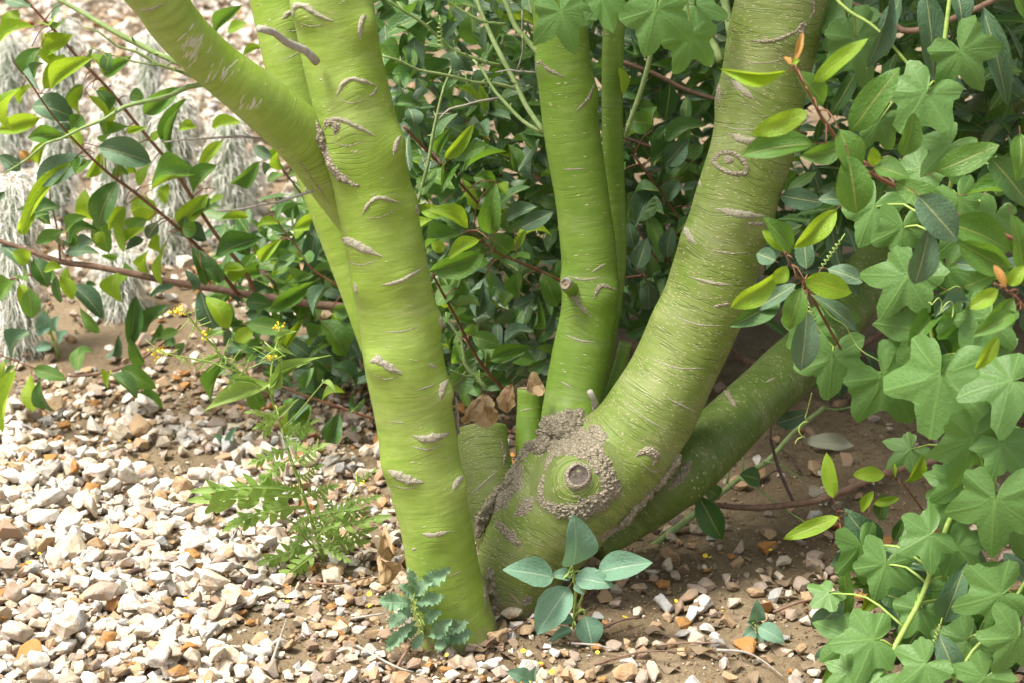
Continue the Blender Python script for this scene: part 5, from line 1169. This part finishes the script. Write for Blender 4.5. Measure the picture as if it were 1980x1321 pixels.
# spiny weed
TH = [leaf_mesh('leaf', L['t'], 91 + i, wave=0.10, sag=0.10, fold=0.3, power=0.6, fat=0.5, nu=28, nv=4, petiole=0.1, pmat=M['stem_lime'], teeth=7, tdepth=0.55, sweep=-0.25) for i in range(3)]
th = seedling('spiny_weed', (822, 1252), 'grey green spiny thistle rosette against the base of the trunk',
 [(812, 1135, 868, 1097, 36), (805, 1170, 858, 1156, 30), (795, 1168, 732, 1166, 40), (800, 1182, 752, 1218, 34), (850, 1238, 912, 1228, 42), (842, 1232, 872, 1196, 34), (806, 1200, 746, 1258, 28), (800, 1140, 792, 1100, 26), (812, 1160, 770, 1135, 30), (826, 1205, 850, 1180, 30),
  (840, 1244, 862, 1252, 26), (808, 1215, 770, 1232, 30), (818, 1185, 832, 1150, 34), (796, 1190, 770, 1180, 30), (830, 1230, 880, 1214, 34), (816, 1225, 800, 1256, 24), (858, 1226, 905, 1206, 30), (806, 1150, 836, 1122, 30)],
 2.7, [[(824, 1256), (812, 1210), (804, 1165), (806, 1130)], [(826, 1252), (842, 1236), (858, 1226)]], TH, 6)
# tall weed with yellow flowers
def pinnate(seed):
    rs = random.Random(seed); V, F, UV = [], [], []
    n_ = 12
    def zc(t): return 0.5 * t * (1 - t) + 0.05 * math.sin(5 * t + seed)
    for i in range(n_ + 1):
        t = i / n_; hw = 0.05 + 0.12 * sstep(0.7, 0.86, t) * (1 - sstep(0.86, 1.0, t)) + .02 * (1 - t)
        for v in (-1, 0, 1): V.append((v * hw, t, zc(t) + .02 * abs(v))); UV.append((.5 + .3 * v, t))
    for i in range(n_):
        for j in range(2): a = i * 3 + j; F.append([a, a + 1, a + 4, a + 3])
    for k_ in range(6):
        for sd in (-1, 1):
            t = 0.16 + 0.115 * k_ + (0.04 if sd > 0 else 0) + rs.uniform(-.02, .02); l = 0.5 * (0.55 + 0.45 * math.sin(PI * min(1, t + .15))) * rs.uniform(.75, 1.1); o = len(V); ang = rs.uniform(-.02, .10); dr = rs.uniform(-.12, .12)
            for (f, hw) in ((0.0, .045), (0.45, .05), (0.8, .035), (1.0, .004)):
                for e in (-1, 1):
                    V.append((sd * (0.03 + l * f), t + ang * f + e * hw + .05 * f * f, zc(t) + dr * f + .02 * e)); UV.append((.5 + sd * (.1 + .3 * f), t))
            for q in range(3):
                f_ = [o + 2 * q, o + 2 * q + 1, o + 2 * q + 3, o + 2 * q + 2]; F.append(f_ if sd < 0 else f_[::-1])
    return mesh_of('leaf', V, F, L['w'], uv=UV)
PN = [pinnate(95 + i) for i in range(3)]
LN = [leaf_mesh('leaf', L['w'], 99 + i, wave=0.03, sag=0.2, fold=0.3, power=1.1, fat=0.35, nu=10, nv=2, petiole=0.05, pmat=M['stem_lime']) for i in range(3)]
wd = Shrub('flowering_weed', G(628, 1088), 'slender weed with ragged lobed leaves and small yellow flower heads', 'weed', 73)
Yw = G(628, 1088).y
wd.branch('stem_lime', [(628, 1090), (612, 1035), (598, 995), (580, 935), (562, 888), (545, 830), (530, 783), (522, 755), (528, 700), (536, 660), (541, 632)], 9, 3, Yw, Yw - 0.06, 'stem')
wd.branch('stem_lime', [(524, 762), (498, 744), (470, 723), (430, 690), (400, 655), (380, 632), (353, 596)], 6, 3, Yw - 0.04, Yw - 0.10, 'stem')
wd.branch('stem_lime', [(470, 724), (420, 704), (372, 694), (338, 688), (302, 680)], 5, 2, Yw - 0.06, Yw - 0.12, 'stem')
wd.branch('stem_lime', [(626, 1086), (590, 1040), (565, 1010), (530, 995), (505, 990)], 5, 3, Yw, Yw - 0.1, 'stem')
wd.branch('stem_lime', [(628, 1086), (650, 1030), (668, 980), (690, 930)], 5, 2, Yw, Yw + .03, 'stem')
wd.branch('stem_lime', [(545, 830), (575, 800), (600, 770), (625, 740)], 3, 2, Yw - .02, Yw - .04, 'stem')
WL = [(600, 1000, 560, 1030, 24, 0), (586, 960, 520, 930, 26, 0), (575, 930, 630, 900, 26, 0), (550, 850, 620, 810, 22, 0), (540, 805, 470, 800, 22, 0), (612, 1045, 660, 1010, 26, 0), (640, 1040, 600, 1000, 24, 0), (655, 1010, 720, 980, 22, 0), (500, 745, 430, 740, 14, 1), (470, 722, 440, 760, 12, 1), (430, 690, 380, 720, 12, 1), (400, 660, 440, 640, 12, 1), (536, 665, 580, 640, 12, 1), (530, 690, 490, 670, 12, 1), (532, 680, 575, 690, 12, 1), (525, 742, 392, 797, 36, 1), (583, 967, 362, 972, 56, 0), (580, 955, 368, 950, 50, 0), (590, 985, 440, 1012, 44, 0), (612, 1058, 494, 1092, 40, 0), (615, 1065, 520, 1140, 36, 0), (600, 1000, 700, 985, 40, 0), (610, 1030, 760, 1000, 44, 0), (620, 1060, 720, 1050, 38, 0), (566, 900, 640, 860, 36, 0),
 (556, 870, 480, 900, 30, 0), (545, 830, 612, 835, 26, 0), (540, 810, 488, 830, 24, 0), (528, 765, 600, 700, 20, 1), (530, 755, 640, 688, 18, 1), (520, 750, 545, 690, 16, 1), (548, 845, 600, 880, 24, 0), (590, 960, 660, 940, 30, 0), (535, 790, 510, 850, 22, 0), (560, 890, 500, 935, 30, 0), (615, 1050, 680, 1090, 26, 0), (600, 1010, 560, 1080, 28, 0),
 (668, 980, 740, 960, 26, 0), (660, 1000, 620, 960, 24, 0), (690, 935, 735, 905, 18, 0), (640, 1055, 730, 1020, 30, 0), (505, 990, 430, 1030, 28, 0), (540, 800, 580, 770, 18, 1), (624, 740, 650, 760, 14, 1)]
for (bx, by, tx, ty, w, kd) in WL:
    Yl = Yw - wd.rs.uniform(0.02, 0.07); B = P(bx, by, Yl); T = P(tx, ty, Yl - .02); ax = T - B
    leaf_at((LN if kd else PN)[wd.rs.randrange(3)], B, ax, Vector((wd.rs.gauss(0, .25), -.7, .7)), ax.length, w * m_per_px(bx, by, Yl), wd.root); wd.petiole(B, 0.0014, 0.12)
def pods(n, line, spread, ln):
    """thread-like seed pods round a flower stalk"""
    for _ in range(n):
        t = wd.rs.random(); i = min(int(t * (len(line) - 1)), len(line) - 2); f = t * (len(line) - 1) - i
        px = line[i][0] * (1 - f) + line[i + 1][0] * f; py = line[i][1] * (1 - f) + line[i + 1][1] * f
        A = P(px, py, Yw - 0.08); d = Vector((wd.rs.gauss(0, 1), wd.rs.gauss(0, .5), wd.rs.gauss(0, .6))).normalized(); l = ln * wd.rs.uniform(.5, 1.2)
        b = Vector((wd.rs.gauss(0, .3), 0, wd.rs.gauss(0.2, .4))) * l
        wd_parts.append(tube([(*A, .0007), (*(A + d * l * .5 + b * .15), .0008), (*(A + d * l + b * .5), .0005)], 4, 0.01))
wd_parts = []
pods(30, [(470, 723), (430, 690), (400, 655), (353, 596)], 1, 0.035); pods(16, [(420, 704), (338, 688), (302, 680)], 1, 0.03); pods(18, [(528, 700), (541, 632)], 1, 0.03)
V, F, tc = join(wd_parts); mobj('seed_pods', mesh_of('seed_pods', V, F, M['stem_lime']), wd.root, kind='stuff')
for (px, py, nf, sp_) in ((345, 602, 34, 16), (306, 681, 22, 12), (541, 632, 16, 9), (522, 692, 12, 9), (398, 650, 8, 12)):
    V, F, o = [], [], 0
    for _ in range(nf):
        c = P(px + wd.rs.gauss(0, sp_ * .5), py + wd.rs.gauss(0, sp_ * .5), Yw - 0.10 + wd.rs.gauss(0, .006)); r = wd.rs.uniform(.0016, .0030)
        d = Vector((wd.rs.gauss(0, 1), wd.rs.gauss(0, 1), wd.rs.gauss(0, 1))); x, y, z = frame(d, Vector((0, -1, .3)))
        for a in range(4):
            q = c + x * math.cos(a * PI / 2) * r + z * math.sin(a * PI / 2) * r; V.append(q)
        V.append(c + y * r * .8); F += [[o, o + 1, o + 4], [o + 1, o + 2, o + 4], [o + 2, o + 3, o + 4], [o + 3, o, o + 4]]; o += 5
    mobj('flower_head', mesh_of('flower_head', V, F, L['pet'] if True else None), wd.root)
wd.finish()

# ------------------------------------------------------------------ hairy cacti
M['cactus'] = plain('cactus_skin', (0.14, 0.20, 0.12), (0.26, 0.31, 0.21), 40, 0.7)
M['hair'] = plain('cactus_hair', (0.62, 0.60, 0.53), (0.78, 0.76, 0.70), 30, 0.8, bump=0.0)
CACT = [(345, 175, 325, 505, 92, 'stout hairy column cactus with white beard beside the curled shrub', 950), (440, 215, 448, 470, 82, 'white haired column cactus standing just past the forked green limb', 750), (122, 30, 108, 430, 78, 'tall shaggy column cactus on the far gravel behind red twigs', 900),
        (28, 335, 32, 690, 84, 'pale shaggy column cactus rising from stony soil past the low branch tip', 1000), (215, 160, 222, 470, 74, 'slim white haired cactus between two stouter hairy columns', 700), (235, 470, 226, 612, 92, 'short stubby hairy cactus under the long brown branch', 600),
        (478, 300, 470, 440, 66, 'small brown haired cactus tucked beside the back stem', 350), (18, 60, 22, 330, 76, 'hairy column cactus on the white gravel with leafless top', 650), (290, 60, 285, 300, 60, 'distant hairy cactus on bright gravel behind the thorny twigs', 400)]
for ci, (tx, ty, bx, by, w, lab, nh) in enumerate(CACT):
    nh = int(nh * 1.9)
    rc = random.Random(200 + ci); Bp = G(bx, by); Tp = P(tx, ty, Bp.y + 0.03); m_ = m_per_px(bx, by, Bp.y); r = w * .5 * m_ * 0.62
    ct = thing('hairy_cactus', Bp, lab, 'cactus')
    ax = Tp - Bp; H = ax.length; x, y, z = frame(ax, Vector((0, -1, 0)))
    V, F = [], []; NS, NR_ = 40, 26
    for i in range(NR_ + 1):
        t = i / NR_; rr = r * (0.85 + 0.25 * math.sin(PI * min(1, t * 1.1))) * (math.sqrt(max(0.0, 1 - ((t - 0.88) / 0.12) ** 2)) if t > 0.88 else 1)
        for j in range(NS):
            an = 2 * PI * j / NS; rb = rr * (1 + 0.10 * math.cos(an * 10))
            V.append(Bp + y * (t * H - 0.02) + x * rb * math.cos(an) + z * rb * math.sin(an))
    for i in range(NR_):
        for j in range(NS): F.append([i * NS + j, i * NS + (j + 1) % NS, (i + 1) * NS + (j + 1) % NS, (i + 1) * NS + j])
    mobj('column', mesh_of('column', V, F, M['cactus']), ct)
    V, F, o = [], [], 0
    for _ in range(nh):
        t = rc.random() ** 0.85; an = rc.uniform(0, 2 * PI); ra = x * math.cos(an) + z * math.sin(an)
        b = Bp + y * (t * H) + ra * r * (1.0 if t < .9 else .6); ln = rc.uniform(.02, .065); d = (ra * rc.uniform(.5, 1.1) + Vector((rc.gauss(0, .45), rc.gauss(0, .45), rc.gauss(-0.35, .4)))).normalized()
        wv = d.cross(Vector((rc.gauss(0, 1), rc.gauss(0, 1), rc.gauss(0, 1)))).normalized() * rc.uniform(.0005, .0011)
        q1 = b + d * ln * .5; q2 = q1 + (d * .35 + Vector((rc.gauss(0, .25), rc.gauss(0, .25), -.75))) * ln * .5; q3 = q2 + Vector((rc.gauss(0, .3), rc.gauss(0, .3), -.9)) * ln * .5
        V += [b - wv, b + wv, q1 - wv, q1 + wv, q2 - wv, q2 + wv, q3]; F += [[o, o + 1, o + 3, o + 2], [o + 2, o + 3, o + 5, o + 4], [o + 4, o + 5, o + 6]]; o += 7
    mobj('hair', mesh_of('hair', V, F, M['hair']), ct, kind='stuff')

# ------------------------------------------------------------------ litter
DRY = [leaf_mesh('dry_leaf', L['dry'], 120 + i, wave=0.16, sag=0.22, fold=0.7, power=0.6, fat=0.45, nu=20, nv=10, petiole=0.2, pmat=M['stem_brown'], twist=1.5) for i in range(4)]
for me in DRY:
    for v in me.vertices:
        c_ = Vector(v.co); v.co.z += 0.16 * mnoise.noise(c_ * 4.5 + Vector((len(me.name), 0, 0))) + 0.08 * mnoise.noise(c_ * 11)
        v.co.x += 0.10 * mnoise.noise(c_ * 5 + Vector((9, 0, 0)))
def dryleaf(bx, by, tx, ty, w, Y, k_, label, me=None, name='dry_leaf'):
    B = P(bx, by, Y); T = P(tx, ty, Y - .01); ax = T - B
    leaf_at(me or DRY[k_], B, ax, Vector((0.2 * k_ - .3, -.8, .5)), ax.length, w * m_per_px(bx, by, Y), None, name, label=label, category='dry leaf')
dryleaf(935, 762, 952, 822, 58, 2.86, 0, 'large crumpled tan dead leaf draped on the sawn stump')
dryleaf(992, 742, 978, 800, 34, 2.88, 1, 'narrow curled dead leaf hanging between stump and cut stub')
dryleaf(1050, 742, 1018, 752, 48, 2.94, 2, 'folded brown dead leaf caught behind the cut stub')
dryleaf(930, 772, 892, 818, 28, 2.85, 3, 'torn ragged dead leaf on the far edge of the sawn stump')
dryleaf(770, 1110, 735, 1075, 50, 2.86, 0, 'wrinkled ochre dead leaf beside the straight green trunk')
dryleaf(758, 1075, 742, 1022, 34, 2.88, 1, 'twisted yellow brown dead leaf leaning on the straight trunk')
dryleaf(1552, 852, 1652, 862, 34, G(1600, 862).y - 0.02, 2, 'pale grey green dead leaf lying alone on dark soil', leaf_mesh('dry_leaf', L['pale'], 131, wave=.08, sag=.06, fold=.2, nu=12), 'dry_leaf')
FL = [leaf_mesh('litter_leaf', L['litter'], 140 + i, wave=0.07, sag=(0.02, 0.05, 0.12, 0.04)[i], fold=(0.1, 0.25, 0.4, -0.15)[i], nu=10, nv=4, petiole=0.2, pmat=M['stem_brown'], twist=.5) for i in range(4)]
rl = random.Random(77)
spots = [(rl.uniform(930, 1140), rl.uniform(1215, 1290)) for _ in range(14)] + [(rl.uniform(1380, 1600), rl.uniform(1120, 1310)) for _ in range(22)] + [(rl.uniform(560, 780), rl.uniform(1080, 1290)) for _ in range(9)] + [(rl.uniform(1180, 1420), rl.uniform(980, 1300)) for _ in range(9)] + [(rl.uniform(700, 900), rl.uniform(800, 860)) for _ in range(8)]
for (px, py) in spots:
    p = G(px, py); a = rl.uniform(0, 2 * PI); ln = rl.uniform(.022, .055)
    zone = 'beside the tree foot' if px < 1160 else ('by the vine edge' if px > 1375 else 'under the leaning trunk')
    leaf_at(FL[rl.randrange(4)], Vector((p.x, p.y, p.z + rl.uniform(.004, .014))), Vector((math.cos(a), math.sin(a), rl.gauss(0, .07))), Vector((rl.gauss(0, .2), rl.gauss(0, .3), 1 if rl.random() < .6 else -1)), ln, ln * rl.uniform(.3, .5), None, 'litter_leaf',
            label='brown fallen leaf lying flat on soil ' + zone, category='fallen leaf', group='fallen leaves ' + zone)
STK = [([(937, 1264), (965, 1250), (993, 1236), (1036, 1204)], 8, 'stem_brown', 'grey brown stick lying against the foot of both trunks'), ([(1114, 1186), (1150, 1162), (1191, 1133)], 6, 'stem_dark', 'dark thin stick behind the blue green seedling'),
 ([(1163, 1229), (1200, 1222), (1237, 1211)], 6, 'stem_brown', 'short brown stick on soil past the blue green seedling'), ([(1105, 1258), (1150, 1270), (1195, 1276)], 5, 'twig_grey', 'grey twig on sandy soil below the blue green seedling'), ([(1149, 1299), (1240, 1284), (1340, 1278)], 5, 'stem_brown', 'long thin brown twig across the sandy soil'),
 ([(170, 1122), (220, 1095), (268, 1062)], 4, 'twig_grey', 'thin grey twig slanting over the white gravel'), ([(140, 1118), (175, 1104), (205, 1098)], 5, 'twig_grey', 'short grey twig among white stones'), ([(166, 1144), (215, 1142), (265, 1147), (300, 1168)], 5, 'twig_grey', 'bent grey twig over the white gravel'), ([(420, 1130), (440, 1085), (463, 1031)], 6, 'twig_grey', 'pale straight stick leaning over gravel by the flowering weed'),
 ([(406, 1204), (460, 1190), (523, 1172)], 5, 'stem_brown', 'thin curved brown twig at the edge of the gravel'), ([(527, 1292), (545, 1250), (555, 1214)], 6, 'twig_grey', 'forked grey stick on the bare patch of soil'), ([(254, 1183), (290, 1188), (325, 1198)], 14, 'stem_brown', 'thick brown bark stick in the white gravel'), ([(230, 1133), (255, 1128), (280, 1119)], 16, 'stem_dark', 'dark chunk of wood in the white gravel'),
 ([(477, 1156), (486, 1140), (496, 1122)], 14, 'stem_dark', 'weathered wood chip standing among gravel stones'), ([(1386, 1271), (1440, 1284), (1478, 1299), (1513, 1322)], 7, 'twig_grey', 'grey stick lying over leaf litter by the vine'), ([(1495, 1197), (1540, 1188), (1577, 1176)], 6, 'stem_brown', 'curved brown stick above the tiny seedling'), ([(1270, 1262), (1320, 1266), (1390, 1262)], 5, 'stem_brown', 'thin brown twig beneath the tiny seedling'),
 ([(590, 1140), (660, 1150), (725, 1130)], 5, 'stem_brown', 'brown twig on soil beside the straight trunk'), ([(680, 1210), (745, 1208)], 5, 'twig_grey', 'grey twig pointing at the spiny weed'), ([(765, 1310), (785, 1285), (800, 1262)], 8, 'stem_brown', 'short brown stick below the spiny weed'), ([(690, 1262), (765, 1312), (800, 1318)], 5, 'twig_grey', 'grey twig lying over pale stones below the spiny weed'), ([(1545, 920), (1525, 900), (1500, 880)], 5, 'stem_dark', 'dark twig on shaded soil behind the leaning trunk'),
 ([(1330, 1010), (1360, 990), (1380, 985)], 4, 'stem_dark', 'short dark twig under the leaning trunk'), ([(30, 830), (60, 845), (85, 862)], 6, 'twig_grey', 'grey stick on the upper edge of the white gravel'), ([(310, 1060), (350, 1045), (380, 1040)], 4, 'stem_brown', 'fine brown twig in the middle of the gravel')]
for pts, w, mat, lab in STK:
    rows = []
    for i, (px, py) in enumerate(pts):
        p = G(px, py); rows.append((p.x, p.y, p.z + .012 + .004 * ((i * 5) % 3), max(.25, 1 - .25 * i) * w * .5 * m_per_px(px, py, p.y)))
    V, F, tc = tube(rows, 7, .008, True, .3, w); mobj('stick', mesh_of('stick', V, F, M[mat]), label=lab, category='stick')
# fallen yellow petals
pet = mesh_of('petal', [(0, 0, 0), (-.5, .5, .12), (-.25, 1, .2), (.3, .95, .25), (.5, .45, .1)], [[0, 4, 3, 2, 1]], L['pet'])
PT = [(921, 745, 'right'), (600, 196, 'left'), (925, 975, None), (945, 1122, None)]
pts_ = [(330, 945), (230, 1188), (190, 1165), (90, 990), (370, 1050), (420, 945), (700, 955), (712, 1192), (720, 1170), (1018, 1278), (1045, 1305), (1060, 1320), (1215, 1215), (1090, 1215), (1310, 1180), (1580, 868), (1660, 1270), (250, 870), (158, 505), (10, 645), (100, 670), (360, 1180), (60, 1110), (640, 1160), (1150, 1280), (1400, 1200), (1340, 1250), (860, 1290), (560, 1180)] + [(rl.uniform(20, 1500), rl.uniform(900, 1310)) for _ in range(8)]
for (px, py) in pts_:
    p = G(px, py); a = rl.uniform(0, 2 * PI); s_ = rl.uniform(.006, .011)
    leaf_at(pet, Vector((p.x, p.y, p.z + .018)), Vector((math.cos(a), math.sin(a), rl.gauss(0, .3))), Vector((rl.gauss(0, .4), rl.gauss(-.3, .4), 1)), s_, s_, None, 'petal', label='small bright yellow petal fallen on the gravel and soil', category='petal', group='fallen yellow petals')
